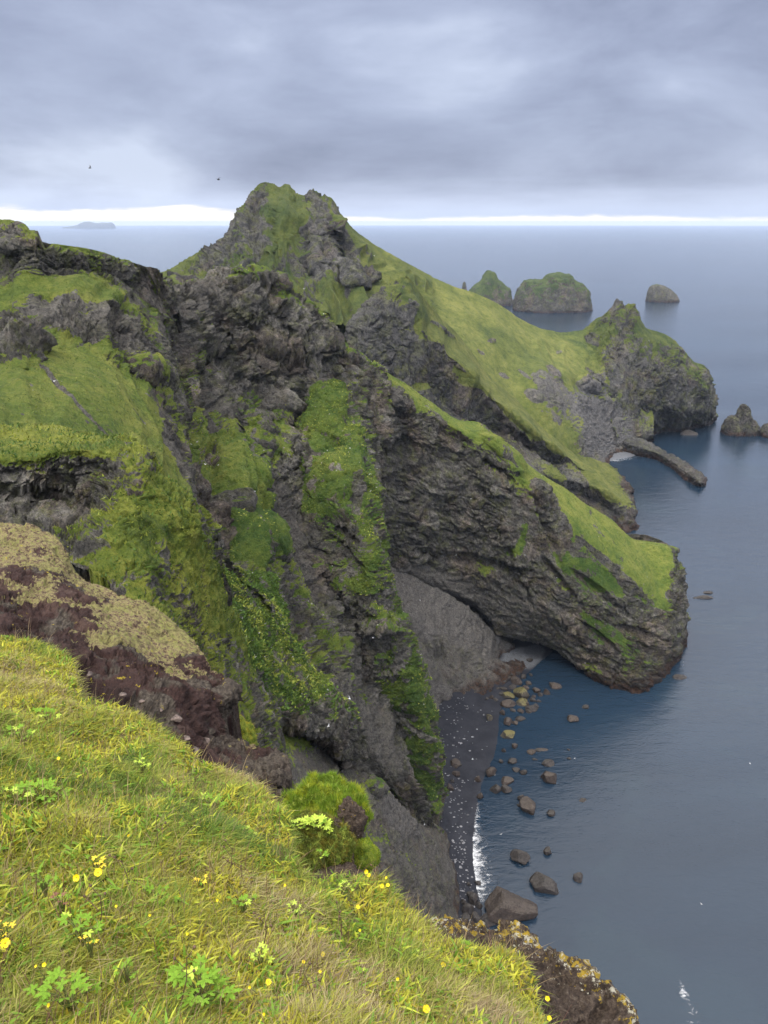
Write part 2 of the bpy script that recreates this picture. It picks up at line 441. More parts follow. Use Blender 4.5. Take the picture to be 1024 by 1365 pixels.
def water_material():
    m, t, b = new_mat("sea_water")
    co = t.new('ShaderNodeTexCoord').outputs['Object']
    n1 = t.noise(t.scale(co, (.0016, .0042, 1)), 1, 4, .6, .4)
    n2 = t.noise(t.scale(co, (.012, .03, 1)), 1, 4, .6, .6)
    c = t.mix(t.step(n1, .35, .65), (.007, .016, .029), (.014, .029, .050))
    c = t.mix(t.math('MULTIPLY', t.step(n2, .4, .7), .4), c, (.010, .022, .038))
    # milky turquoise shoal and darker weed in the bay
    sh = t.noise(t.scale(co, (.02, .02, 1)), 1, 3, .55, .8)
    c = t.mix(t.math('MULTIPLY', t.step(sh, .52, .7), .35), c, (.017, .036, .050))
    t.l.new(c, b.inputs['Base Color'])
    w1 = t.noise(t.scale(co, (.10, .22, 1)), 1, 4, .6, .5); w2 = t.noise(t.scale(co, (.7, 1.3, 1)), 1, 4, .6, .4)
    # gust lanes
    gl = t.step(t.noise(t.scale(co, (.004, .011, 1)), 1, 3, .6, .5), .3, .7)
    h = t.math('ADD', t.math('MULTIPLY', w1, .55), t.math('MULTIPLY', w2, t.math('ADD', .1, t.math('MULTIPLY', gl, .2))))
    t.l.new(t.bump(h, .55, 1.0), b.inputs['Normal'])
    b.inputs['Roughness'].default_value = .16; b.inputs['IOR'].default_value = 1.44; b.inputs['Specular IOR Level'].default_value = .5
    return m
M['water'] = water_material()

def sand_material():
    m, t, b = new_mat("black_sand")
    co = t.new('ShaderNodeTexCoord').outputs['Object']
    at = t.new('ShaderNodeAttribute', attribute_name='paint')
    sep = t.new('ShaderNodeSeparateColor'); t.l.new(at.outputs['Color'], sep.inputs[0])
    n1 = t.noise(co, .12, 4, .6, .5); n2 = t.noise(co, 1.5, 5, .7)
    c = t.mix(t.step(n1, .35, .65), (.011, .0125, .018), (.020, .0215, .028))
    c = t.mix(t.math('MULTIPLY', t.step(n2, .56, .7), .4), c, (.05, .05, .056))
    c = t.mix(sep.outputs[1], c, t.mix(t.step(n2, .35, .65), (.07, .074, .082), (.13, .137, .15)))
    t.l.new(c, b.inputs['Base Color']); t.l.new(t.bump(n2, .4, .3), b.inputs['Normal'])
    b.inputs['Roughness'].default_value = .7
    return m
M['sand'] = sand_material()

def foam_material(name, thr=.5, sc=.6):
    m, t, b = new_mat(name)
    co = t.new('ShaderNodeTexCoord').outputs['Object']
    at = t.new('ShaderNodeAttribute', attribute_name='paint')
    sep = t.new('ShaderNodeSeparateColor'); t.l.new(at.outputs['Color'], sep.inputs[0])
    n = t.noise(t.scale(co, (.55, 1.0, 1)), sc, 6, .72, 1.2)
    a = t.step(t.math('ADD', n, t.math('MULTIPLY', sep.outputs[0], .5)), thr + .22, thr + .6)
    b.inputs['Base Color'].default_value = (.78, .8, .82, 1)
    t.l.new(a, b.inputs['Alpha']); b.inputs['Roughness'].default_value = .7
    return m
M['foam'] = foam_material("sea_foam")

def blade_material(name, rough=.6, sheen=0):
    m, t, b = new_mat(name)
    at = t.new('ShaderNodeAttribute', attribute_name='tone')
    t.l.new(at.outputs['Color'], b.inputs['Base Color'])
    b.inputs['Roughness'].default_value = rough; b.inputs['Specular IOR Level'].default_value = .25
    tr = t.new('ShaderNodeBsdfTranslucent'); t.l.new(at.outputs['Color'], tr.inputs[0])
    ms = t.new('ShaderNodeMixShader'); ms.inputs[0].default_value = .3
    t.l.new(b.outputs[0], ms.inputs[1]); t.l.new(tr.outputs[0], ms.inputs[2])
    t.l.new(ms.outputs[0], t.n['Material Output'].inputs['Surface'])
    return m
M['blade'] = blade_material("grass_blades")
M['petal'] = flat_mat("yellow_petal", (.75, .58, .01), rough=.45)
M['stem'] = flat_mat("green_stem", (.10, .14, .03), (.16, .15, .05), 40)
M['drystem'] = flat_mat("dry_stem", (.07, .045, .03), (.13, .08, .05), 40)
M['gull'] = flat_mat("white_feathers", (.8, .8, .8), rough=.8)
M['gullgrey'] = flat_mat("grey_feathers", (.42, .44, .47), rough=.8)
M['darkbird'] = flat_mat("dark_feathers", (.03, .03, .035), rough=.8)
M['turf'] = flat_mat("turf_under_the_grass", (.05, .055, .018), (.13, .12, .04), 9, bump=1, bd=.05)
# ------------------------------------------------------------------ the land, far to near
# rocky mountain behind everything
loft("mountain", [
 [(140,410,600,.9),(185,388,605,.9),(212,366,610,.9),(232,355,615,.9),(267,336,625,.8),(293,325,632,.3),(305,299,636,.2),(316,280,640,.2),(335,266,645,.3),(339,252,648,.4),(351,242,650,.5),(365,245,652,.5),(372,252,654,.5),(383,247,658,.5),(397,258,655,.5),(407,260,652,.5),(416,254,650,.4),(428,259,650,.3),(441,266,652,.4),(453,283,655,.8),(481,313,660,1),(509,332,664,1),(552,355,672,1),(575,368,676,1)],
 [(140,430,570,.8),(212,385,590,.8),(240,372,595,.6),(275,345,605,.3),(310,310,618,.35),(340,275,632,.6),(370,280,630,.7),(400,290,626,.5),(425,290,624,.2),(445,295,625,.1),(462,312,632,.3),(480,332,635,.95),(530,365,640,1),(575,385,645,1)],
 [(140,450,550,.6),(220,400,565,.7),(260,375,580,.5),(300,350,592,.35),(340,325,604,.6),(370,330,606,.75),(400,340,604,.4),(430,340,602,.1),(455,345,606,.05),(473,350,612,.5),(490,365,612,1),(530,385,610,1),(575,410,610,1)],
 [(140,470,530,.6),(220,430,540,.5),(280,400,560,.4),(330,390,568,.4),(380,390,572,.4),(420,385,570,.2),(445,380,565,.3),(470,385,560,.9),(490,395,560,1),(530,410,560,1),(575,440,560,1)],
 [(140,520,500,.5),(220,480,500,.5),(330,450,500,.5),(380,430,510,.5),(430,425,515,.8),(460,445,500,1),(475,450,495,1),(530,470,500,1),(575,500,500,1)]],
 M['dark'], S=52, A=4.4, ribs=(24, 7.0, .36), back=120, strata=(1, .3, .25, 2.1), ridge=.9, gn=.75, nzk=.9, nzc=.5, gA=.3, grassy=.5, res=RES*1.0, lush=.6,
 blobs=[('r',372,250,40,10,10,.5),('g',380,300,22,34,60,.8),('l',340,345,50,60,0,.95),('g',345,350,30,40,20,.7),('g',432,320,16,50,-8,.05),('t',395,392,25,10,10,.7),
        ('g',310,315,26,44,25,.1),('g',440,350,26,40,-10,.0),('g',415,270,14,14,0,.2),('t',400,395,30,8,-20,.8),('g',460,400,30,14,-35,1.0),('l',455,410,40,20,-35,.7),
        ('h',250,385,22,16,-10,8),('g',250,388,26,12,-10,.1),('g',452,300,6,30,-15,.0),('r',520,350,70,60,35,.25),('h',478,380,22,10,-50,3),('g',476,381,24,12,-48,-.9),('r',475,382,24,13,-45,2.0),('l',385,330,90,70,0,.95),('g',430,325,26,62,-10,-.1),('g',335,335,22,40,25,.15),('g',395,355,26,26,0,.2),('h',408,330,5,50,-6,-5),('h',440,320,5,44,-14,-5),('h',424,345,5,40,-8,4),('h',455,335,4,34,-18,-4),('h',365,310,6,44,10,-3)])  # widest lush blob darkens the green: shade painted on the viewer's side

# green flank running right to the saddle
loft("hillside", [
 [(500,326,662,1),(540,350,668,1),(575,368,676,1),(600,380,682,1),(630,390,690,1),(660,403,700,1),(700,429,715,1),(730,440,728,1),(750,443,738,1),(775,440,748,1),(790,432,756,.9),(806,423,764,.7),(822,412,770,.5)],
 [(500,380,615,1),(540,400,620,1),(600,420,630,1),(650,440,640,1),(700,470,650,1),(750,480,680,1),(790,480,710,.8),(815,470,730,.3),(840,470,740,.2)],
 [(500,430,570,1),(540,440,580,1),(600,450,590,1),(650,480,595,1),(690,510,600,1),(720,500,612,.9),(750,505,640,.9),(775,510,670,.9),(800,510,695,.8),(830,510,720,.6),(850,510,730,.3)],
 [(500,500,545,1),(560,500,560,1),(620,490,565,1),(660,520,570,1),(700,550,577,1),(730,545,588,.6),(760,540,620,.45),(785,545,660,.1),(810,550,690,.1),(840,550,705,.6),(870,560,720,.7)],
 [(500,560,530,1),(580,560,550,1),(650,550,555,1),(690,580,562,1),(730,600,570,1),(760,592,590,.8),(785,590,622,.1),(800,595,655,.0),(820,588,684,.0),(845,578,704,.5),(870,578,716,.4)],
 [(500,620,500,1),(600,620,530,.8),(700,640,545,.9),(760,635,575,.9),(790,622,612,.3),(806,610,650,.0),(822,603,3j,.0),(842,596,3j,.2),(872,586,-1j,.2)]],
 M['far'], S=30, A=2.4, ribs=(34, 1.2, .06), back=120, gA=.1, ridge=.8, gn=.4, nzk=.9, nzc=.68, gfine=.05, lush=.35, tail=(0,-10,-8),
 blobs=[('t',740,530,50,30,40,.55),('t',800,560,60,45,60,1),('l',690,470,70,13,38,.7),('l',770,445,50,16,40,.9),('l',600,400,90,12,25,.1),
        ('g',712,528,14,7,30,-.1),('h',712,528,12,6,30,4),('g',735,520,34,14,45,.25),('g',655,455,5,3,0,-.2),('g',672,500,8,3,30,-.3),('g',640,470,6,2,30,-.3),('g',745,470,4,3,0,-.3),('g',700,500,10,2,40,-.3),('g',780,515,16,10,20,.0),('h',780,512,16,10,20,5),('g',800,565,18,34,-35,-.1),('g',770,545,26,12,45,.25),
        ('r',830,480,60,60,0,2.6),('g',835,470,10,20,0,.1),('g',735,495,10,4,35,-.3),('g',790,500,20,3,38,-.2)])

# headland with the crags at the far end of the saddle
loft("far_headland", [
 [(775,442,750,.9),(790,431,754,.6),(806,419,760,.5),(816,410,763,.3),(821,402,764,.1),(827,400,765,.1),(832,411,766,.5),(840,406,768,.1),(848,409,769,.2),(853,421,770,.4),(862,437,772,.6),(880,443,775,.9),(897,452,778,.8),(905,464,780,.5),(925,482,784,.7),(941,492,786,.5),(944,505,790,.2),(938,508,830,.2)],
 [(785,470,722,.9),(800,460,728,.6),(815,450,732,.6),(830,445,735,.5),(845,450,737,.5),(860,460,738,.8),(880,470,742,.7),(900,475,750,.3),(925,495,758,.6),(940,505,770,.3),(946,515,780,.1),(944,520,805)],
 [(795,500,705,.8),(815,490,712,.3),(835,490,716,.1),(855,495,722,.0),(875,505,728,.0),(900,505,736,.0),(925,515,748,.1),(942,525,760,.1),(950,535,775,.0),(946,535,802)],
 [(810,550,695,.7),(830,535,702,.5),(850,530,710,.2),(870,530,720,.0),(890,535,730,.2),(915,540,745,.0),(940,545,760,.0),(950,550,773),(946,550,798)],
 [(820,600,4j),(830,592,4j,.3),(850,588,3j,.2),(870,580,0j),(885,575,0j),(905,574,0j),(925,570,0j),(940,566,0j),(949,559,0j),(945,553,0j)]],
 M['dark'], S=26, A=4.6, ribs=(24, 2.5, .2), back=110, ridge=.5, gn=.7, tail=(0,-3,-6), lush=.75, strata=(.1, .2, 1, .6),
 blobs=[('t',840,485,26,20,0,.35),('g',870,440,26,18,30,.9),('l',860,450,40,30,30,.9),('g',840,500,30,24,20,-.1),('g',790,455,10,10,0,.2),('g',925,500,30,8,38,.5)])

# pale cove beach behind the rock spit
loft("cove_beach", [[(795,604,4j),(810,600,4j),(830,597,3j),(850,594,3j),(870,590,1j)],
 [(795,612,2j),(812,609,2j),(832,606,1.5+0j) if False else (832,606,1.5j),(852,603,1.2j),(868,598,.5j)],
 [(795,625,-3j),(815,617,-1j),(836,613,-1j),(856,608,-1.5j),(868,604,-2j)]], M['sand'], S=8, A=.12, tint=1.0, res=1.2)

# rock spit
loft("rock_spit", [
 [(838,580,12j,.3),(862,589,9j,.1),(885,601,7j),(898,607,8j),(910,615,5j),(930,628,4j),(940,635,2j),(943,641,-1j)],
 [(830,590,10j,.2),(855,597,9j,.1),(880,606,7j),(905,621,6j),(922,634,6j),(934,644,5j),(940,646,0j)],
 [(822,604,-1j),(850,609,-1j),(875,614,-1j),(898,628,-1j),(912,640,-1j),(928,648,-1j),(940,650,-1j)]],
 M['dark'], S=8, A=2.3, back=12, ridge=.7, tint=.15, grassy=.15, strata=(.7, .1, .7, 1.6), tail=(0,-1,-4), nzk=.4)

# ridge in front of the hillside with dark cliff bands
loft("banded_ridge", [
 [(463,445,470,.1),(478,418,476,.1),(500,392,486,.2),(512,383,490,.2),(525,374,494,.3),(541,368,498,.6),(556,385,510,.9),(580,415,540,1),(610,445,565,1),(650,495,585,1),(700,540,592,1),(740,575,602,1),(770,598,610,1),(800,618,14j,.8),(825,632,6j,.6),(838,645,2j,.0),(840,640,640,0)],
 [(462,455,462,.1),(475,432,466,.1),(500,408,474,.2),(525,392,484,.5),(545,395,490,.8),(570,430,515,1),(610,465,535,1),(650,510,550,1),(700,555,560,1),(740,590,570,1),(775,618,578,.9),(805,638,582,.8),(825,650,5j,.3),(836,652,1j,.0),(840,650,610,0)],
 [(461,470,456,.1),(475,450,460,.1),(500,425,466,.1),(525,428,472,.2),(548,430,480,.7),(575,457,495,1),(615,487,508,1),(655,527,518,1),(700,567,525,1),(735,594,532,1),(755,610,537,.7),(790,640,558,.9),(815,655,6j,.7),(834,660,1j),(840,657,595)],
 [(462,500,454,.0),(480,490,458,.0),(505,480,462,0),(530,485,467,0),(560,510,474,0),(590,540,502,0),(620,565,516,.0),(660,575,528,.0),(700,597,535,.0),(735,617,541,0),(752,620,545,.1),(785,630,547,.8),(812,648,543,.8),(834,664,4j,.3),(842,664,575)],
 [(465,560,445),(560,570,456,.1),(620,590,472,.1),(680,612,489,.1),(715,630,496,.2),(739,637,502,.7),(765,641,507,.95),(790,648,511,.95),(815,662,514,.9),(835,679,9j,.5),(848,688,555)],
 [(466,585,444),(560,590,455,.1),(620,610,472,.0),(680,632,491,.0),(715,645,499,.0),(739,650,506,.0),(765,656,512,.0),(790,664,517,.0),(815,678,519,.0),(837,692,5j,.0),(850,698,545)],
 [(468,640,443),(560,650,452),(620,670,467),(700,690,486),(745,694,495),(790,712,0j),(835,709,-1j),(851,708,-1j),(853,700,530)]],
 M['dark'], S=24, A=3.0, ribs=(20, 2.4, .12), back=90, ridge=.65, gn=.4, gA=.1, lush=.3, tail=(0,-2,-8),
 blobs=[('g',640,540,60,14,38,-.3),('g',700,590,50,12,33,-.2),('g',570,480,30,26,40,-.2),('t',560,450,30,40,20,.25),('t',690,622,60,12,32,.8),('t',560,450,1,1,0,0),('g',735,622,50,7,28,.0),
        ('l',550,400,14,34,-30,.9),('g',540,420,8,20,20,.1),('h',540,415,18,26,40,2),('g',505,430,30,34,-40,-.1),('t',500,430,40,40,0,.3),('g',590,470,40,3,40,-.4),('g',800,690,60,12,28,-.5),('g',560,515,12,5,0,.8),
        ('g',590,440,22,3,35,.1),('g',480,480,20,30,0,-.2)])

# main ridge: crest, grass strip, dark face, cave
def cave_wall(P, g, tn, lu, N, px, py):
    return P, g, tn, lu
o_hd, P_hd, G_hd = loft("headland", [
 [(438,442,306,.7),(456,456,307,.8),(481,478,310,.9),(502,489,314,.9),(534,507,321,1),(574,535,327,1),(615,560,331,1),(640,563,335,.8),(659,579,336,.8),(690,607,338,1),(721,632,341,1),(759,655,345,1),(774,668,346,1),(811,690,348,1),(855,724,350,1),(896,731,351,.9),(902,735,368,.2),(885,725,392,.2)],
 [(437,460,303,.3),(474,488,304,.5),(500,500,306,.5),(530,523,311,.7),(565,548,314,.7),(600,568,316,.8),(635,583,317,.8),(660,600,316,.8),(690,625,315,.9),(708,643,314,.9),(742,687,316,1),(774,709,318,1),(805,737,319,1),(830,756,320,1),(855,774,322,1),(882,795,326,.9),(903,772,338,.2),(911,765,348,.1),(905,760,368)],
 [(436,505,300,0),(474,518,300,0),(505,545,302,0),(540,570,308,0),(575,590,311,0),(610,612,313,0),(645,642,314,0),(680,672,312,0),(705,700,310,0),(730,720,311,0),(760,735,312,.4),(790,757,313,.5),(820,785,314,.0),(850,803,316,.1),(880,818,319,.3),(900,812,328,.1),(912,800,342,0),(906,795,362)],
 [(435,580,278),(480,590,288),(510,610,296),(545,635,304),(580,655,308),(615,675,310),(650,705,311),(680,735,310,.2),(710,770,309),(740,790,309,.1),(770,800,308,.5),(800,820,307,.3),(830,850,306,.5),(860,870,307,.3),(885,862,312),(903,850,323),(912,835,336),(907,830,352)],
 [(430,700,272),(480,715,283),(515,738,297),(550,757,303),(585,772,309),(620,792,313),(650,818,318),(665,840,321),(690,853,323),(715,856,324),(745,870,322),(770,890,315),(795,907,1.0j),(825,918,0j),(855,922,0j),(880,911,0j),(903,884,0j),(912,848,0j),(908,830,0j)],
 [(430,780,274),(480,800,286),(515,800,304),(550,805,316),(585,815,326),(620,815,338),(650,812,348),(665,815,354),(690,820,362),(715,823,364),(745,840,350),(770,872,328),(797,912,-3j),(827,923,-3j),(857,927,-3j),(882,915,-3j),(906,887,-3j),(914,850,-3j),(909,832,-3j)],
 [(430,860,274),(480,860,286),(515,860,304),(550,860,316),(585,855,332),(620,850,352),(650,842,-2j),(665,838,-2j),(690,836,-2j),(715,836,-2j),(745,850,-2j),(770,880,-3j),(799,914,-5j),(828,925,-5j),(858,929,-5j),(884,917,-5j),(907,889,-5j),(914,852,-5j),(909,833,-5j)]],
 M['head'], S=19, A=2.9, back=90, ridge=.45, gn=.75, gA=.10, lush=.35, grassy=.42, strata=(.45,.12,.88,1.7), ledge=(.35,.1,.93,6.5,1.5), tail=(0,0,-1),
 blobs=[('g',757,752,13,36,-38,.8),('l',757,752,20,46,-38,1),('g',800,770,44,13,38,.95),('l',770,760,70,30,38,1),('g',795,835,48,13,32,.9),('g',870,800,30,10,20,.8),('g',840,870,44,8,20,.7),('g',780,885,30,6,35,.4),('g',720,800,44,7,50,.4),
        ('l',830,840,80,60,20,.9),('g',682,710,24,40,15,.9),('l',682,710,30,50,15,1),('g',665,770,34,7,25,.6),
        ('g',560,600,60,40,40,-.5),('g',620,680,80,50,20,-.5),('g',560,690,50,40,0,-.6),('g',735,680,14,40,-35,-.5),('g',820,760,60,6,42,-.6),
        ('t',600,790,90,26,20,.9),('t',690,810,60,30,30,.5),('r',600,795,90,30,20,.45),('r',700,835,60,30,30,.6),('g',740,840,40,60,-40,-.3),('h',525,535,28,22,20,5),('h',728,700,7,60,-20,-5),('h',752,780,7,50,-38,-4),('h',690,760,6,60,-22,-3),('h',800,850,6,40,-50,-3),('r',775,755,70,34,42,.4),('r',700,700,22,50,-15,.45),('r',600,640,34,30,20,.55),('h',715,655,30,8,40,3),('h',670,600,40,7,35,3),('h',655,622,44,6,35,-4),('h',860,845,40,6,15,-3),('h',500,600,16,36,20,-6),('h',610,585,30,10,35,-4),('h',640,750,90,9,10,-4),('h',590,640,34,24,0,4),('h',560,700,26,20,0,3),('h',650,640,30,14,40,4),('h',700,640,16,10,40,-3),('h',690,740,16,44,-20,3),('h',800,790,60,7,38,-4),('h',760,830,60,10,42,3),('h',540,600,16,20,0,-4),('t',525,528,28,16,0,.6),
        ('g',650,800,80,24,20,-.4),('l',800,680,120,30,38,.2),('r',860,740,50,40,0,.5),('r',655,592,20,16,0,2)])

# dark cliff at the head of the amphitheatre
o_cl, P_cl, G_cl = loft("cliff", [
 [(200,380,210,.2),(212,372,220,.1),(222,380,228,.1),(240,384,238,.2),(258,374,248,.1),(272,372,255,.1),(285,362,260,.1),(310,359,264,.1),(335,357,266,.2),(355,360,268,.8),(375,373,273,.9),(395,388,277,.9),(410,400,281,.9),(430,418,286,.9),(450,441,292,.9),(470,460,299,.9),(490,480,306,.9),(512,494,314)],
 [(200,410,205,.1),(222,410,213,.2),(240,412,224,.3),(270,400,244,0),(300,395,251,.1),(330,390,255,.3),(360,397,260,.1),(390,417,265,0),(420,442,272,0),(450,470,282,0),(480,500,294,0),(510,520,304,0)],
 [(198,470,192,.2),(215,470,198,.1),(235,470,212,.1),(265,460,228),(300,455,240),(335,450,247),(370,460,253),(405,480,258),(435,500,265),(465,520,276),(490,540,286),(512,560,296)],
 [(215,540,178,.1),(230,545,184,.3),(247,545,194,.4),(275,560,210,.1),(310,560,224,.1),(345,560,235,.2),(380,560,243,.1),(415,560,250,0),(450,580,258,0),(480,600,268,0),(505,620,280,0)],
 [(225,620,156,.1),(245,640,162,.7),(265,640,172,.9),(295,640,184,.9),(330,650,197,.4),(365,650,210,.2),(395,650,221,0),(430,660,232,0),(465,680,244),(500,700,264)],
 [(262,720,135,.1),(285,725,145,.3),(308,730,155,.6),(335,725,168,.9),(365,740,182,0),(390,740,192,0),(425,750,205),(460,770,222),(500,790,248)],
 [(320,800,135,.1),(345,830,150,0),(380,860,162,0),(410,870,172,0),(440,880,182,0),(475,900,193),(510,900,215)],
 [(370,930,135),(400,950,146),(440,970,157),(480,1000,167),(510,1020,178),(535,1040,192)],
 [(400,1010,128),(440,1030,144),(480,1050,160),(510,1065,176),(540,1085,194),(565,1100,206),(583,1113,214)]],
 M['mid'], S=19, A=3.9, ribs=(17, 3.0, .28), back=80, ridge=.4, gn=1.1, gA=.35, lush=.55, grassy=.5, strata=(.5,.2,.85,1.3), tail=(0,-12,-30),
 blobs=[('g',330,440,120,60,20,-.4),('r',340,440,110,60,20,1.35),('g',330,375,22,16,40,.5),('g',430,490,40,30,30,-.6),('g',340,510,70,40,0,-.5),('t',300,600,26,90,-20,.75),('t',260,430,40,60,10,.6),('t',345,545,30,30,-20,.7),
        ('g',300,620,36,30,30,.8),('g',270,590,16,50,-25,.8),('g',365,610,12,34,0,.8),('g',330,545,18,24,10,.6),('g',335,722,30,24,0,1.0),('l',335,722,34,28,0,1.0),('h',335,720,30,26,0,4),('h',300,640,40,40,30,5),('h',365,600,14,36,0,3),
        ('g',318,600,8,60,-25,-.5),('h',318,600,9,60,-25,-4),('g',346,660,9,46,-18,-.5),('h',346,660,9,46,-18,-3),('g',383,620,9,60,-8,-.7),('g',300,685,26,10,30,-.3),('g',385,700,18,80,-12,-.7),('t',385,740,22,90,-15,.8),('h',330,660,20,30,0,4),('g',400,540,22,70,0,-.6),('g',250,660,14,40,-20,-.4),('g',420,860,30,60,-25,.1),('t',470,960,40,90,-25,.85),('r',480,1000,60,90,-25,.5),
        ('g',480,1000,80,60,0,-.5),('l',270,590,30,60,0,.3),('h',395,590,14,60,0,-6),('h',285,478,18,16,0,-6),('h',365,480,46,9,8,-5),('h',455,485,28,14,30,-4),('h',340,595,15,42,-20,5),('t',340,595,15,42,-20,.5),('h',370,545,26,18,-30,1.5),('h',425,465,34,13,25,2.5),('h',325,400,30,12,40,2.5),('h',365,425,30,10,45,-4),('h',350,470,20,20,0,3),('h',300,440,12,30,-20,-4),('h',385,505,9,30,-10,-5),('h',350,380,30,12,20,4),('t',330,470,100,30,10,.15),('g',365,395,16,8,30,.7),('g',395,410,14,10,20,.3),('g',305,380,14,8,0,.5)])

# green buttress in the middle of the amphitheatre
o_bu, P_bu, G_bu = loft("buttress", [
 [(405,500,275),(388,590,258),(390,660,242),(393,730,222),(420,800,212),(460,860,205),(478,910,204),(518,990,208),(548,1050,214),(577,1112,2j)],
 [(422,512,256,.4),(395,585,238,.4),(396,650,222,.3),(400,720,206,.0),(430,790,199,.0),(470,850,196,.0),(482,900,197,.1),(530,990,203,.0),(558,1055,211,.0),(580,1112,5j,0)],
 [(432,510,252,.9),(428,580,232,1),(430,640,216,1),(432,700,203,.3),(455,760,197,.4),(478,815,194,-.1),(494,860,193,.2),(515,925,195,.4),(545,990,200,.7),(568,1050,208,.5),(582,1111,4j,.1)],
 [(442,512,251,.9),(452,580,231,1),(462,640,213,1),(475,700,200,.6),(488,750,194,.8),(497,800,192,.1),(515,850,192,.4),(542,920,195,.9),(563,990,200,.8),(577,1050,208,.7),(584,1110,4j,.1)],
 [(455,520,253,.4),(480,575,237,.3),(497,640,221,.3),(504,720,209,.3),(515,790,203,.5),(540,850,201,.3),(568,930,203,.7),(580,1000,208,.6),(584,1060,213,.3),(586,1108,3j,0)],
 [(458,530,285),(482,580,270),(498,640,262),(503,720,255),(514,790,250),(538,850,248),(565,930,243),(575,1000,242),(580,1060,236),(583,1108,225)]],
 M['mid'], S=13, A=2.4, ribs=(13, 1.6, .2), ridge=.35, facing=-1, gn=1.2, gA=.5, lush=.8, grassy=.58, steps={0: 14, 4: 16},
 blobs=[('g',440,650,44,46,0,.9),('l',440,620,60,110,0,.85),('g',440,560,18,46,-10,.95),('g',450,735,44,30,0,.35),('t',440,740,50,60,0,.25),('g',470,775,30,18,10,.9),('g',450,820,40,36,0,-.4),('g',515,860,20,34,-20,.1),('t',520,870,40,60,-20,.3),
        ('g',555,930,12,50,-22,.9),('g',525,925,14,34,-30,.8),('g',560,1020,22,38,-25,.95),('l',550,980,60,90,-25,1.0),('g',500,580,10,40,-15,.1),('h',500,835,20,14,0,4),('g',515,820,14,8,0,.9),('h',455,640,40,34,0,4),('g',560,975,30,3,35,-.5),('g',420,760,14,60,-10,-.5),('g',462,705,20,10,30,-.4),('g',415,610,8,30,-20,-.2),('g',475,660,7,30,-10,-.3),('h',462,712,24,8,30,-2.5),('h',440,585,26,6,30,-2)])

# lower spur covered in dark green plants
o_sp, P_sp, G_sp = loft("spur", [
 [(250,735,135),(268,820,130),(300,900,128),(340,970,130),(392,985,140),(432,1005,146),(455,1030,152)],
 [(270,742,122,.8),(290,800,118,.8),(320,870,112,.8),(350,940,112,.5),(398,972,120,.1),(438,985,127,.0),(462,1020,134,0)],
 [(300,752,138,.9),(325,800,130,.9),(350,860,124,.9),(378,925,120,.7),(415,945,123,.3),(450,960,128,.1),(475,1010,136,.1)],
 [(325,757,145,.9),(345,800,137,.9),(370,855,131,.9),(395,905,127,.7),(428,932,128,.6),(462,950,132,.2),(482,1010,139,.1)],
 [(362,764,152,.5),(367,805,144,.7),(392,855,138,.7),(412,895,135,.7),(440,920,135,.5),(470,943,138,.3),(487,1015,143,.3)],
 [(366,770,175),(372,800,162),(398,855,157),(418,900,152),(443,925,151),(476,950,152),(490,1015,153)]],
 M['mid'], S=9, A=2.1, ridge=.3, facing=-1, gn=1.1, gA=.6, lush=1.0, grassy=.66, steps={0: 12, 4: 10},
 blobs=[('g',340,800,50,70,-20,.9),('g',370,880,50,50,-30,.7),('g',440,990,50,30,35,-.5),('g',470,990,20,40,-20,-.4),('t',455,960,30,20,30,.5),('g',330,790,20,10,0,.2)])
# knob under the left wall
# grey slope running down to the beach
loft("scree_slope", [
 [(350,930,126,.8),(375,955,129,.9),(405,975,133,.9),(440,1000,139,.4),(480,1030,146,.2),(500,1040,150,.5),(520,1062,154,.4),(560,1105,167,.0),(588,1138,181,0),(602,1165,185,0),(612,1200,2.5j,0),(614,1230,1j,0)],
 [(345,975,108,.9),(385,1010,113,.6),(430,1050,120,.2),(470,1080,127,.3),(510,1115,137,.3),(550,1150,150,.0),(585,1180,164,.1),(604,1205,6j,0),(610,1232,3j,0)],
 [(335,1040,90,.9),(380,1080,92,.9),(420,1110,98,.6),(460,1140,105,.3),(500,1170,114,.0),(540,1205,127,0),(575,1235,142,0),(600,1262,150,0)],
 [(330,1120,78,.9),(380,1150,80,.9),(430,1180,85,.6),(500,1240,98,.0),(560,1290,115,0),(600,1310,120,0)]],
 M['scree'], S=16, A=1.3, ribs=(12, 1.0, .1), back=35, tail=(6,-8,-150), ridge=.5, gn=.35, gA=.4, lush=.4, grassy=.42, strata=(.75,.1,.6,2.4), tint=.35,
 blobs=[('h',500,1050,14,9,30,2),('g',508,1040,12,9,30,.9),('l',508,1040,14,12,0,1),('g',475,1100,60,8,33,.6),('g',530,1130,50,9,35,.4),('t',540,1085,40,24,40,.9),('g',400,965,40,5,33,1),('t',600,1150,14,20,0,.8),('g',470,1055,80,6,33,-.3)])

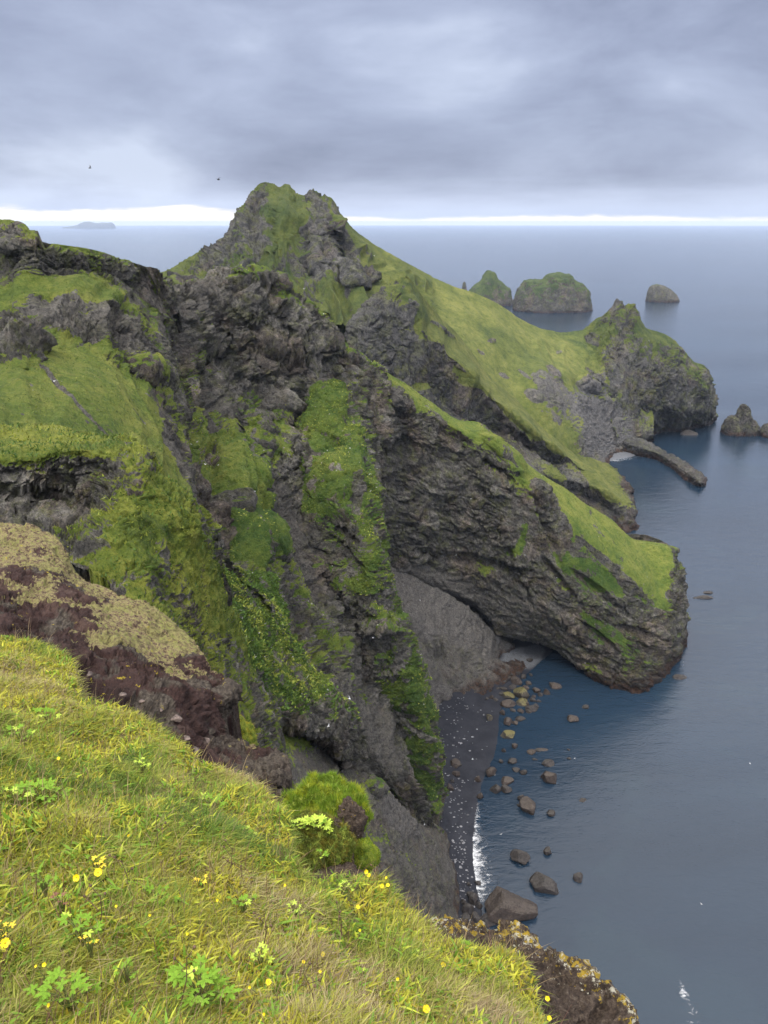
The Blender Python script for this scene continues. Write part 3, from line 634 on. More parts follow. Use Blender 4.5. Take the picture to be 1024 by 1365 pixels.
# brown ash slope under the overhang, down to the beach
loft("ash_slope", [
 [(500,722,296),(520,745,301),(550,768,305),(590,790,311),(625,812,316),(650,836,321),(676,858,329),(695,868,338)],
 [(512,810,283),(540,835,287),(570,853,293),(600,863,301),(630,872,310),(655,876,319),(680,878,330),(695,880,336)],
 [(540,890,268),(562,903,274),(585,905,286),(612,908,7j),(640,903,5j),(660,895,3.5j),(685,887,2.5j),(698,884,2j)],
 [(560,960,250),(578,948,6.5j),(592,938,4j),(612,928,2.6j),(638,924,2.1j),(658,911,1.9j),(690,894,1.4j),(700,888,1.2j)],
 [(560,1000,1j),(580,975,1j),(600,952,1j),(618,936,.6j),(640,930,.5j),(662,916,.2j),(692,898,0j),(702,892,0j)]],
 M['scree'], S=17, A=1.2, ribs=(9, 1.5, 0), back=20, ridge=.85, gn=.2, tint=1.0, grassy=.0, nzk=0, strata=(.9,.2,-.3,1.6),
 blobs=[('h',600,880,12,34,-15,3),('h',560,840,14,40,-30,3.5),('t',590,880,60,30,20,.55),('h',625,880,10,24,-25,2)])

# beach
o_beach, P_beach, _ = loft("beach", [
 [(720,838,2.2j),(690,850,3.2j),(655,888,4j),(615,915,4.5j),(578,950,6j),(560,1010,7j),(562,1080,7j),(570,1125,6j),(590,1180,5j),(600,1250,4j)],
 [(725,850,1.6j),(700,868,1.8j),(672,898,1.8j),(632,945,2.2j),(612,985,2.4j),(605,1040,2.4j),(603,1090,2.4j),(605,1130,2.4j),(618,1190,2.0j),(625,1260,1.8j)],
 [(738,868,0j),(718,884,0j),(696,905,0j),(668,945,0j),(660,1000,0j),(640,1052,0j),(632,1105,0j),(633,1160,0j),(641,1210,0j),(645,1262,0j)],
 [(760,880,-3j),(740,905,-3j),(720,925,-3j),(695,960,-3j),(690,1005,-3j),(672,1055,-3j),(662,1105,-3j),(662,1160,-3j),(670,1210,-3j),(672,1262,-3j)]],
 M['sand'], S=10, A=.16, facing=-1, grassy=0, nzk=0, gn=0,
 blobs=[('t',690,880,30,17,-10,.9),('t',712,868,14,10,0,.5)])
o_beach.name = "beach"

# left wall with the rock band under the skyline and the green bowl
o_hv, P_hv, G_hv = loft("hanging_valley", [
 [(-60,290,165,.95),(0,293,165,.95),(22,296,163,.95),(38,304,160,.8),(48,316,156,.2),(53,322,160,.3),(80,326,166,.9),(110,330,172,.95),(140,337,180,.95),(160,345,186,.6),(185,352,194,.5),(205,357,200,.3),(211,361,203,.2),(216,374,206,.1),(224,394,209,.1),(234,415,212,.1)],
 [(-60,310,163,.3),(0,306,163,.4),(22,310,161,.3),(38,320,157,.1),(48,330,154,.1),(55,336,158,.3),(80,338,164,.2),(110,341,170,.5),(140,348,178,.4),(160,356,184,.2),(185,364,192,.1),(204,372,198,.1),(209,378,200,.1),(213,388,203,.1),(220,402,206,.1),(230,420,208,.1)],
 [(-60,346,160,.0),(0,344,161,.0),(20,352,158,.0),(38,352,156,.0),(50,350,156,.0),(80,358,163,.0),(110,362,169,.1),(140,370,177,.0),(160,378,183,.0),(185,388,190,.1),(204,398,194,.1),(212,405,197,.1),(226,425,200,.1)],
 [(-60,395,150,.9),(0,395,151,.9),(40,380,153,.9),(80,380,156,.9),(110,380,160,.9),(140,392,165,.95),(170,410,171,.5),(195,420,180,.5),(215,430,188,.1)],
 [(-60,450,138,.9),(0,440,140,.8),(40,420,144,.4),(80,430,146,.1),(120,440,148,.0),(150,445,153,.0),(180,450,161,.1),(205,460,170,.3),(222,465,179,.1)],
 [(-60,520,120,.9),(0,470,129,.9),(40,460,134,.9),(90,466,138,.9),(130,472,143,.9),(160,482,148,.7),(190,490,154,.5),(215,505,162,.2),(235,510,170,.1)],
 [(-60,600,95,1),(0,540,105,1),(50,540,110,1),(100,540,116,1),(150,550,122,1),(185,560,130,1),(215,580,138,.9),(232,600,145,.2),(250,610,152,.2)],
 [(-60,700,80,1),(0,640,85,1),(60,640,90,1),(120,640,96,1),(170,650,104,1),(210,660,112,1),(245,680,120,.9),(258,700,126,.1),(280,720,133,.1)],
 [(-60,800,60,1),(0,740,65,1),(100,740,78,1),(170,750,88,1),(230,780,98,.8),(265,800,108,.2),(290,820,115,.1)]],
 M['mid'], S=15, A=2.0, ribs=(16, 1.3, .15), back=60, tail=(0,-8,-190), ridge=.3, gn=.9, gA=.14, lush=.35, grassy=.58,
 blobs=[('g',110,430,75,26,8,-.2),('t',120,430,90,34,8,.55),('t',200,440,30,50,0,.6),('g',170,495,50,12,20,.4),('g',125,395,30,14,0,.8),('g',20,470,28,26,50,-.3),('h',20,475,34,20,50,2),('r',20,475,36,24,50,1.8),('g',75,520,100,2.6,42,-.6),('t',75,520,100,5,42,.6),
        ('t',25,385,26,5,80,.5),('g',235,620,9,70,-22,-.4),('t',235,620,12,80,-22,.7),('r',100,430,90,30,8,1.4),('l',190,600,50,70,0,.2),('r',100,560,120,60,0,.35),('l',60,440,20,30,0,1),('h',190,500,30,10,25,3),('g',66,345,5,14,0,-.3),('h',20,330,20,12,0,3)])

# near green cliff on the left
o_near, P_near, G_near = loft("mossy_cliff", [
 [(-60,565,62,.95),(0,566,64,1),(40,565,65,1),(75,568,65,1),(110,573,64,1),(150,578,62,1),(175,585,60,.9),(192,595,58,.7),(200,615,56,.6),(225,635,56,.9),(250,655,56,.9),(270,680,57,.9),(283,700,58,.5),(290,735,60,.5),(300,780,62,.9),(315,830,64,.9),(330,870,64,.8),(350,915,62,.7),(368,955,60,.5),(377,1010,58,.8),(388,1070,57,.8),(395,1120,56,.8)],
 [(-60,615,50,.8),(0,612,51,.9),(40,612,52,.9),(80,602,53,1),(110,600,53,1),(140,600,53,1),(165,608,53,.8),(185,620,52,.6),(198,640,52,.8),(220,665,52,.9),(245,690,52,.9),(260,715,52,.9),(270,745,53,.9),(285,790,54,.9),(298,830,55,.9),(310,880,54,.7),(330,925,52,.7),(350,965,50,.4),(360,1010,48,.4),(375,1070,46,.6),(385,1130,45,.6)],
 [(-60,640,50,.1),(0,640,51,.0),(40,640,52,.0),(80,630,53,.0),(110,632,53,.1),(140,632,52,.2),(165,640,51.5,.5),(185,655,51,.6),(200,675,50.5,.8),(222,700,50,.8),(243,735,50,.8),(258,770,50,.8),(270,810,50,.8),(285,850,50,.7),(300,895,49,.6),(318,945,47,.5),(338,985,46,.2),(352,1030,45,.3),(368,1080,44,.5),(378,1130,43,.6)],
 [(-60,690,50,.2),(0,690,50,.1),(40,690,50,0),(75,672,51,0),(100,670,51,.0),(125,680,50,.2),(150,690,48,.7),(170,700,47.5,.9),(190,720,47,.9),(215,750,47,.6),(235,790,47,.6),(250,830,47,.6),(265,870,46,.7),(280,910,45,.6),(295,950,44,.5),(310,990,43,.3),(335,1040,42,.4),(365,1090,41,.5)],
 [(-60,740,44,.5),(0,730,44,.5),(50,730,44,.5),(90,750,44,.5),(120,760,43.5,.6),(150,780,43,.8),(180,800,42,.8),(205,830,41,.7),(230,870,40,.7),(250,910,39,.5),(270,960,38,.5),(290,1000,37,.4),(320,1060,37,.3),(350,1110,36,.3)]],
 M['near'], S=5.5, A=1.05, back=14, ridge=.3, gn=.7, gA=.45, lush=.35, grassy=.55, ledge=(.1,.0,1,1.7,.8), tail=(6,-6,-186), gfine=.1,
 blobs=[('g',80,655,70,20,6,-.1),('g',50,645,60,12,0,-.2),('r',90,655,90,30,0,1.3),('g',40,590,50,14,0,1.1),('l',60,580,90,18,0,.05),('l',200,730,60,40,30,.7),('g',190,700,60,16,15,1.0),('g',185,790,60,40,30,.75),
        ('l',260,800,26,90,-25,.1),('g',275,800,16,60,-20,.9),('h',60,665,80,14,5,-1.2),('g',315,890,10,50,-20,.3),('l',330,900,40,80,-20,.5),('g',338,940,10,30,0,-.2),('g',60,700,26,12,0,-.4),('t',85,690,16,10,0,.3)])
# ------------------------------------------------------------------ sea
def polar_disc(name, mat, rmax, z, nr=70, na=180):
    r = np.concatenate([[0.01], np.geomspace(20, rmax, nr)])
    a = np.linspace(0, 2 * np.pi, na, endpoint=False)
    V = np.stack([r[:, None] * np.cos(a), r[:, None] * np.sin(a), np.full((len(r), na), z)], -1).reshape(-1, 3)
    i = np.arange(len(r) - 1)[:, None] * na + np.arange(na)[None]
    j = np.arange(len(r) - 1)[:, None] * na + (np.arange(na)[None] + 1) % na
    F = np.stack([i, i + na, j + na, j], -1).reshape(-1, 4)
    return link(name, mesh_np(name, V, F, True), mat)
sea = polar_disc("sea", M['water'], 60000, 0.0); tag(sea, kind="structure")

# ------------------------------------------------------------------ sea stacks and islands
def stack(name, outline, base_y, D, mat, label, cat, group, depth=.8, seed=0, grassy=.5, A=None, lush=.7, res=1.0, flat=3.0, gn=.5, S=None):
    xs = np.array([p[0] for p in outline], float); ys = np.array([p[1] for p in outline], float)
    x0, x1 = xs.min(), xs.max(); n = int((x1 - x0) / res * 1.2) + 12
    a = np.linspace(-1, 1, n); u = np.sin(a * np.pi / 2); X = (x0 + x1) / 2 + u * (x1 - x0) / 2
    order = np.argsort(xs, kind='stable'); yi = np.interp(X, xs[order], ys[order])
    top = np.array([pt(x, y, D) for x, y in zip(X, yi)])
    base = pt((x0 + x1) / 2, base_y, 0j)
    half = (top[-1, 0] - top[0, 0]) / 2 * depth
    m = n
    w = np.linspace(-1, 1, m); ww = np.sin(w * np.pi / 2)
    foot = np.sqrt(np.maximum(1 - np.abs(u) ** 3, .03))
    P = np.zeros((m, n, 3))
    for k in range(m):
        prof = (1 - abs(ww[k]) ** flat)
        prof = max(prof, 0) ** .75
        P[k, :, 0] = top[:, 0]; P[k, :, 1] = D - ww[k] * half * foot
        P[k, :, 2] = -2 + (np.maximum(top[:, 2], 0) + 2) * prof
    N = grid_normals(P, 1)
    S = S or max(8, half * .5)
    d = crag(P + seed * 37.0, S, None, .5)
    P = P + N * (d * (A or S * .13))[..., None]
    N = grid_normals(P, 1)
    H = P[..., 2].max()
    gm = (grassy - .5) * 1.5 + (N[..., 2] - .55) * 1.1 + gn * fbm(P / (S * .6) + seed, 4) + .3 * (P[..., 2] / H - .5)
    g = sm(-.1, .15, gm) * sm(.1, .3, P[..., 2] / H)
    wet = sm(6, 2, P[..., 2])
    col = np.stack([g, g * 0 + .1, g * 0 + lush, wet], -1).reshape(-1, 4)
    C = np.array([(P[0, 0, 0] + P[0, -1, 0]) / 2, D, 0.0])
    me = mesh_np(name, P.reshape(-1, 3) - C, grid_faces(m, n), True, {"paint": col})
    o = link(name, me, mat, loc=C); tag(o, label, cat, group)
    return o
G1 = "grassy sea stacks beyond the saddle"
def Yat(x, y): return float(pt(x, y, 0j)[1])
stack("sea_stack", [(622,392),(630,384),(636,378),(641,374),(645,367),(650,361),(655,361),(659,364),(663,372),(668,376),(673,381),(680,384),(681,394),(684,409)], 409, Yat(650,409)+60, M['stack'], "pointed green sea stack left of the broad one, partly behind the grassy saddle", "sea stack", G1, seed=1, grassy=.78)
stack("sea_stack", [(615.5,388),(617,378),(619,375),(621,377),(622.5,388)], 392, Yat(620,400)+60, M['stack'], "tiny dark rock pinnacle just left of the pointed green stack", "sea stack", G1, seed=2, grassy=.1, res=.5)
stack("sea_stack", [(685,412),(688,396),(693,386),(701,375),(710,374),(718,374),(728,373),(732,367),(738,365),(748,365),(758,366),(761,373),(768,376),(776,379),(784,389),(787,400),(788,415)], 417, Yat(738,417)+60, M['stack'], "broad flat topped sea stack with mossy top and dark cliff foot", "sea stack", G1, seed=3, grassy=.62, flat=6, depth=.7)
stack("sea_stack", [(863,402),(864,391),(869,382),(875,379),(882,380),(888,383),(895,388),(900,393),(905,402)], 404, Yat(885,404)+50, M['stack'], "small round brown islet alone in the open sea", "sea stack", G1, seed=4, grassy=.12, flat=5)
G2 = "dark stacks off the far headland"
stack("rock_stack", [(963,581),(965,570),(969,561),(974,556),(979,554),(983,559),(986,553),(989,544),(993,540),(996,542),(998,552),(1001,563),(1005,560),(1009,566),(1013,581)], 582, Yat(988,582)+12, M['stack'], "dark horned rock stack in the water right of the far headland", "sea stack", G2, seed=5, grassy=.0, depth=.6, res=.5, A=1.6, S=6, flat=5)
stack("rock_stack", [(1013,582),(1016,572),(1021,567),(1028,566),(1036,570),(1045,582)], 584, Yat(1028,584)+8, M['stack'], "low dark rock cut off by the right edge of the view", "sea stack", G2, seed=6, grassy=.0, depth=.6, res=.5, A=1.6, S=6, flat=5)
stack("far_island", [(84,303.6),(96,302),(104,300.5),(108,298),(114,296),(120,295.6),(128,298),(134,297.2),(142,296.8),(149,297),(152,299.5),(154,303.5)], 304, 30000, M['stack'], "long flat blue island far away on the horizon", "island", None, seed=7, grassy=.2, res=.6, depth=.3, A=18)

# ------------------------------------------------------------------ boulders
ICO = {}
def ico(k):
    if k not in ICO:
        import bmesh
        bm = bmesh.new(); bmesh.ops.create_icosphere(bm, subdivisions=k, radius=1)
        ICO[k] = (np.array([v.co[:] for v in bm.verts]), np.array([[v.index for v in f.verts] for f in bm.faces])); bm.free()
    return ICO[k]
def rock_shape(seed, n=13, k=3, rough=.045):
    V, F = ico(k); r = np.random.default_rng(seed)
    pn = r.normal(size=(n, 3)); pn /= np.linalg.norm(pn, axis=1)[:, None]
    hh = r.uniform(.62, .95, n)
    dots = V @ pn.T
    t = np.where(dots > .05, hh / np.maximum(dots, .05), 9).min(1); t = np.minimum(t, 1.15)
    P = V * t[:, None]
    P = P + V * (rough * fbm(P * 1.7 + seed * 3.1, 4))[:, None]
    return P, F
def boulder(x, y, w, h, mat, label, group, seed, name="boulder", z=None, squash=None, rot=None, cat="boulder", sink=.3):
    """px centre and px size; stands on the water or the beach"""
    yb = y + h * .32
    z0 = 0.0 if z is None else z
    p = pt(x, yb, complex(0, z0))
    t = math.hypot(p[1], EYE - p[2])
    r = w * t / FPX / 2
    el = math.atan2(EYE - p[2], p[1])
    hz = max(.5 * r, (h * t / FPX / 2 - r * .62 * math.sin(el)) / max(math.cos(el), .3) * 1.25)
    hz = min(hz, 1.15 * r)
    if h < w * .33: hz = .22 * r
    P, F = rock_shape(seed, k=4 if w > 14 else 3)
    rr = np.random.default_rng(seed + 5)
    dy = r * (.4 if h < w * .33 else .75 if h < w * .75 else 1.0)
    P = P * np.array([r, dy, hz]) * 1.05
    o = link(name, mesh_np(name, P, F, False), M[mat], loc=(p[0], p[1] + dy * .3, z0 + hz * (1 - sink * 1.6) * .6))
    tag(o, label, cat, group)
    if z0 == 0 and w > 7: RINGS.append((p[0], p[1] + dy * .3, r, dy))
    return o
RINGS = []
GB = "boulders in and around the black sand cove"
SM_WATER = "small dark boulder in shallow water off the black beach"
SM_PILE = "small dark boulder in the pile at the cave mouth"
SM_BEACH = "small grey boulder lying on the black sand"
TINY_REEF = "thin dark reef rock barely breaking the water of the cove"
BL = [
 (676,1209,62,36,'b_brown',"largest boulder, brown and cracked, at the near end of the beach"),
 (726,1177,38,28,'b_dark',"big dark boulder standing in clear water right of the largest one"),
 (694,1142,21,18,'b_dark',"dark pointed boulder in open water above the big dark one"),
 (731,1134,10,12,'b_dark',"small round boulder right of the dark pointed one in open water"),
 (772,1169,12,12,'b_dark',"lone small dark boulder farthest right in the near water"),
 (734,1083,10,9,'b_dark',"small speckled boulder right of the smooth brown one"),
 (706,1073,22,20,'b_brown',"smooth brown boulder in the middle of the cove water"),
 (695,1063,8,8,'b_dark',"little triangular rock touching the smooth brown boulder from behind"),
 (692,1073,6,4,'b_dark',"little flat rock touching the left side of the smooth brown boulder"),
 (777,1066,10,4,'b_dark',"thin dark sliver of rock alone in the middle of the bay"),
 (732,1035,19,19,'b_brown',"pale topped brown boulder below the rounded dark one"),
 (730,1016,15,11,'b_dark',"rounded dark boulder just behind the pale topped brown one"),
 (676,1040,16,11,'b_brown',"brown boulder on top of the trio in the shallows"),
 (661,1051,13,12,'b_dark',"left boulder of the trio at the tide line"),
 (674,1051,14,12,'b_dark',"right lower boulder of the trio in the shallows"),
 (654,1028,14,13,'b_brown',"brown boulder half on the sand, half in the water"),
 (640,1061,8,9,'b_brown',"brown stone where the white surf begins"),
 (678,979,19,12,'b_yellow',"boulder with bright yellow lichen top standing clear of the pile"),
 (694,922,21,18,'b_yellow',"tallest yellow topped boulder in the middle of the pile"),
 (695,935,17,12,'b_yellow',"yellow lichen boulder in front of the tallest one in the pile"),
 (677,937,18,12,'b_brown',"broad grey boulder at the front left of the pile"),
 (677,927,16,9,'b_yellow',"yellow edged boulder behind the broad grey one"),
 (653,956,9,9,'b_yellow',"small yellow topped boulder alone on the wet sand"),
 (740,913,17,9,'b_brown',"pinkish brown boulder under the cave roof, farthest right of the pile"),
 (729,922,9,10,'b_brown',"rounded brown boulder left of the pinkish one under the cave roof"),
 (677,962,13,11,'b_brown',"mottled boulder between the pile and the yellow topped one"),
 (710,944,18,11,'b_dark',"dark broken boulder at the right front of the pile"),
 (706,879,8,6,'b_dark',"single dark stone on the pale floor of the cave"),
 (765,958,17,10,'b_brown',"half drowned brown boulder in the dark water right of the pile"),
 (781,942,10,5,'b_dark',"nearly covered rock in the shadow of the headland"),
 (722,999,16,5,'b_brown',"flat brown reef awash in the middle of the cove"),
 (710,1002,12,6,'b_brown',"flat brown rock left of the brown reef awash"),
 (652,1226,24,13,'b_dark',"dark boulder under the left end of the largest boulder"),
 (940,796,30,5,'b_dark',"longer of two flat rocks awash off the headland"),
 (945,789.5,18,4,'b_dark',"shorter of two flat rocks awash off the headland"),
 (908,902,17,8,'b_dark',"dark rock awash beside the tip of the headland"),
 (920,577,22,8,'b_dark',"low dark rock in the water at the foot of the far headland"),
 (688,1026,10,7,'b_dark',SM_WATER),(698,1029,9,8,'b_dark',SM_WATER),(683,1014,11,9,'b_dark',SM_WATER),(668,1014,6,8,'b_dark',SM_WATER),
 (686,994,8,9,'b_brown',SM_WATER),(672,1000,6,7,'b_dark',SM_WATER),(713,1012,7,3,'b_dark',TINY_REEF),(759,1011,6,3,'b_dark',TINY_REEF),
 (717,1000,8,3,'b_dark',TINY_REEF),(758,999,4,3,'b_dark',TINY_REEF),(592,1,0,0,'',''),
 (687,963,8,7,'b_brown',SM_PILE),(670,949,8,9,'b_brown',SM_PILE),(694,957,12,8,'b_dark',SM_PILE),(695,947,9,7,'b_brown',SM_PILE),(688,907,14,12,'b_brown',SM_PILE),
 (677,903,11,7,'b_dark',SM_PILE),(705,910,9,7,'b_brown',SM_PILE),(715,920,10,8,'b_brown',SM_PILE),(720,925,8,7,'b_dark',SM_PILE),(691,897,7,6,'b_dark',SM_PILE),
 (698,902,8,7,'b_dark',SM_PILE),(684,915,9,7,'b_dark',SM_PILE),(708,899,5,4,'b_dark',SM_PILE),(672,917,9,6,'b_dark',SM_PILE),(705,948,8,6,'b_dark',SM_PILE),(715,941,8,7,'b_dark',SM_PILE),
 (665,897,6,5,'b_dark',SM_PILE),(670,924,8,6,'b_dark',SM_PILE),(661,932,6,5,'b_dark',SM_PILE),(656,929,6,5,'b_brown',SM_PILE),(649,931,5,4,'b_dark',SM_PILE),(701,916,8,6,'b_brown',SM_PILE),
 (710,932,9,7,'b_dark',SM_PILE),(700,928,8,6,'b_dark',SM_PILE),(684,946,7,6,'b_dark',SM_PILE),(703,938,7,6,'b_brown',SM_PILE),(682,899,6,5,'b_dark',SM_PILE),(664,906,7,5,'b_brown',SM_PILE),(673,908,6,5,'b_dark',SM_PILE),
 (664,917,5,4,'b_dark',SM_PILE),(718,934,7,5,'b_dark',SM_PILE),(697,891,5,4,'b_dark',SM_PILE),(712,928,6,5,'b_brown',SM_PILE),
 (606.5,1017,13,11,'b_brown',SM_BEACH),(608,1031,9,9,'b_brown',SM_BEACH),(600,1049,9,10,'b_brown',SM_BEACH),(637,1037,8,10,'b_brown',SM_BEACH),(603,1041,6,5,'b_dark',SM_BEACH),
 (637,1177,7,7,'b_dark',SM_BEACH),(631,1199,13,14,'b_dark',SM_BEACH),(624,1212,14,16,'b_dark',SM_BEACH),(634,1222,12,10,'b_dark',SM_BEACH),(638,1207,9,8,'b_dark',SM_BEACH),
 (627,1192,8,8,'b_dark',SM_BEACH),(620,1222,11,9,'b_dark',SM_BEACH),(625,1178,5,5,'b_dark',SM_BEACH),(618,1202,8,8,'b_dark',SM_BEACH),(612,1019,7,6,'b_dark',SM_BEACH)]
def beach_z(x, y):
    k = int(np.argmin((_bx - x) ** 2 + (_by - y) ** 2))
    return float(max(P_beach.reshape(-1, 3)[k, 2], 0)) if (_bx[k] - x) ** 2 + (_by[k] - y) ** 2 < 25 else 0.0
_bx, _by = project(P_beach.reshape(-1, 3))
for i, (x, y, w, h, m, lab) in enumerate(BL):
    if w == 0: continue
    sink = .75 if h < w * .5 and m != 'b_yellow' and w > 5 and lab != BL[0][5] else .3
    boulder(x, y, w, h, m, lab, GB, 100 + i, z=beach_z(x, y), sink=sink)

# pale pebbles and drift scattered over the sand: nobody could count them
def scatter_pebbles():
    Vb, Fb = ico(1); VV, FF = [], []; n = 0
    flatP = P_beach.reshape(-1, 3)
    ok = np.where((flatP[:, 2] > .6) & (_by > 930) & (_by < 1235) & (_bx > 585))[0]
    lane = np.abs(_bx[ok] - (612 - 10 * np.sin((_by[ok] - 930) / 60.)))
    pr = np.exp(-(lane / 12) ** 2) + .25; pr /= pr.sum()
    for k in RNG.choice(ok, 330, p=pr):
        s = RNG.uniform(.12, .42) * (1.5 if RNG.random() < .12 else 1)
        VV.append(Vb * s * np.array([RNG.uniform(.8, 1.6), RNG.uniform(.7, 1.2), .45]) + flatP[k] + [RNG.uniform(-.4, .4), RNG.uniform(-.4, .4), .05]); FF.append(Fb + n); n += len(Vb)
    o = link("pebbles", mesh_np("pebbles", np.concatenate(VV), np.concatenate(FF)), M['pebble'])
    tag(o, "pale pebbles strewn along the black sand beach", "pebbles", kind="stuff")
M['pebble'] = flat_mat("pale_pebbles", (.08, .08, .085), (.24, .24, .25), .3)
scatter_pebbles()

# ------------------------------------------------------------------ surf
def strip(name, rows, mat, label):
    R = []
    for r in rows:
        P = np.array([np.append(pt(a, b, complex(0, .12 if len(rr) < 4 else rr[3])), c) for rr in [None] for a, b, c in []]) if False else np.array([np.append(pt(p[0], p[1], .12j), p[2]) for p in r])
        t = np.linspace(0, 1, len(r)); R.append(pchip(t, P, np.linspace(0, 1, 120)))
    G = pchip_rows(np.linspace(0, 1, len(R)), np.array(R), np.linspace(0, 1, 40))
    me = mesh_np(name, G[..., :3].reshape(-1, 3), grid_faces(40, 120), True, {"paint": np.repeat(G[..., 3].reshape(-1, 1), 3, 1)})
    o = link(name, me, mat); tag(o, label, "surf", kind="stuff"); return o
strip("surf_foam", [[(637,1052,.1),(632,1090,.4),(629,1125,.7),(629,1150,.8),(629,1165,.8),(633,1180,.8),(636,1196,.6),(640,1204,.3)],
 [(640,1052,.2),(635,1090,.6),(633,1125,.75),(634,1150,.75),(635,1165,.75),(639,1180,.7),(641,1194,.6),(643,1203,.4)],
 [(643,1055,.05),(641,1090,.35),(643,1125,.5),(647,1150,.5),(649,1165,.5),(651,1180,.48),(652,1192,.4),(650,1200,.3)],
 [(648,1058,-.3),(652,1090,.05),(658,1125,.25),(662,1150,.28),(665,1165,.28),(667,1180,.22),(665,1190,.1),(660,1200,-.1)]], M['foam'], "white surf washing up the edge of the black sand beach")
strip("foam_streak", [[(900,1298,.1),(903,1315,.3),(908,1335,.35),(914,1355,.4),(920,1380,.3)],[(905,1297,.2),(910,1315,.42),(917,1335,.42),(926,1355,.42),(936,1380,.3)],[(910,1298,-.3),(918,1315,-.1),(928,1335,.1),(940,1355,.1),(952,1380,0)]], M['foam'], "faint white foam trail in the near sea at the bottom right")
strip("foam_patch", [[(905,890,.3),(912,850,.3),(914,825,.2),(908,800,.3)],[(910,890,.4),(916,850,.3),(917,825,.2),(912,798,.3)],[(914,893,-.3),(919,850,-.3),(920,825,-.3),(916,797,-.3)]], M['foam'], "thin foam line along the tip of the headland")
strip("foam_patch", [[(800,607,.5),(815,611,.6),(835,609,.5),(855,604,.3)],[(802,611,.6),(818,614,.6),(838,612,.5),(858,607,.3)],[(806,615,-.3),(822,618,-.3),(842,616,-.3),(860,611,-.4)]], M['foam'], "pale foam at the waterline of the cove behind the rock spit")

# thin broken foam where the swell touches the boulders
def rings():
    V, F, C, n = [], [], [], 0; r_ = np.random.default_rng(4)
    for x, y, a, b in RINGS:
        m = 28; th = np.linspace(0, 2 * np.pi, m, endpoint=False); wob = 1 + .12 * np.sin(th * 3 + r_.uniform(0, 6)) + .08 * np.sin(th * 5 + r_.uniform(0, 6))
        for k, (s, c) in enumerate(((.8, .3), (1.06, .32), (1.3, -.25))):
            V.append(np.stack([x + np.cos(th) * a * s * wob, y + np.sin(th) * b * s * wob, np.full(m, .1)], -1)); C.append(np.full((m, 3), c * r_.uniform(.6, 1.1) if c > 0 else c))
        for k in range(2):
            i = np.arange(m); j = (i + 1) % m; F.append(np.stack([n + k * m + i, n + k * m + m + i, n + k * m + m + j, n + k * m + j], -1))
        n += 3 * m
    o = link("boulder_foam", mesh_np("boulder_foam", np.concatenate(V), np.concatenate(F)[:, ::-1], True, {"paint": np.concatenate(C)}), M['foam']); tag(o, "thin broken foam around the boulders in the cove", "surf", kind="stuff")
rings()
# ------------------------------------------------------------------ ground close to the camera
def plane_t(x, y):
    a, b, c = rays(x, y)
    return 1.6 / np.maximum(-(c + .55 * b + .5 * a), .12)
EDGE = [(-420,720),(-250,765),(-80,812),(-40,826),(0,845),(30,856),(55,868),(85,893),(97,915),(105,935),(150,950),(200,972),(250,1008),(300,1040),(350,1074),(380,1120),(390,1156),(420,1176),(450,1180),(500,1172),(530,1192),(570,1232),(596,1258),(645,1272),(680,1296),(700,1330),(722,1380),(738,1430),(748,1510)]
ex = np.array([p[0] for p in EDGE], float); ey = np.array([p[1] for p in EDGE], float)
def gY(x, y): return float(plane_t(x, y) * rays(x, y)[1])
def mk_fg():
    rows = []
    for s in (0, .12, .35, .7, 1.0):
        r = []
        for x, y in EDGE:
            yy = y + s * (1560 - y) if x < 735 else y + s * 80
            xx = x - s * max(0, x - 560) * .35
            r.append((xx, yy, gY(xx, yy), 1))
        rows.append(r)
    return rows
def fg_extra(P, g, tn, lu, N, px, py):
    P = P + N * (.10 * fbm(P * .9 + 7, 3) + .05 * fbm(P * 3.1, 3))[..., None]
    return P, g, tn, lu
o_fg, P_fg, _ = loft("grass_slope", mk_fg(), M['turf'], S=2, A=.0, back=None, gfine=0, res=6, extra=fg_extra, link_it=True)
# rolled-over lip of the slope down to the drop
def lip(P):
    nu = P.shape[1]; top = P[0]; rows = []
    for s in np.linspace(0, 1, 14):
        rows.append(top + np.array([.10, .18, 0]) * s + np.array([0, 0, -1]) * (s * 2.2))
    b = rows[-1]
    rows += [b + np.array([.6, .6, 0]) * s + (np.array([0, 0, -205.]) * s) for s in np.linspace(.02, 1, 40)]
    return np.array(rows)[::-1]
L = lip(P_fg); L[:-1] += .05 * np.stack([fbm(L[:-1] * 2.2 + k * 9, 3) for k in range(3)], -1)
lo = link("slope_edge", mesh_np("slope_edge", L.reshape(-1, 3), grid_faces(*L.shape[:2])), M['turf']); tag(lo, kind="structure")

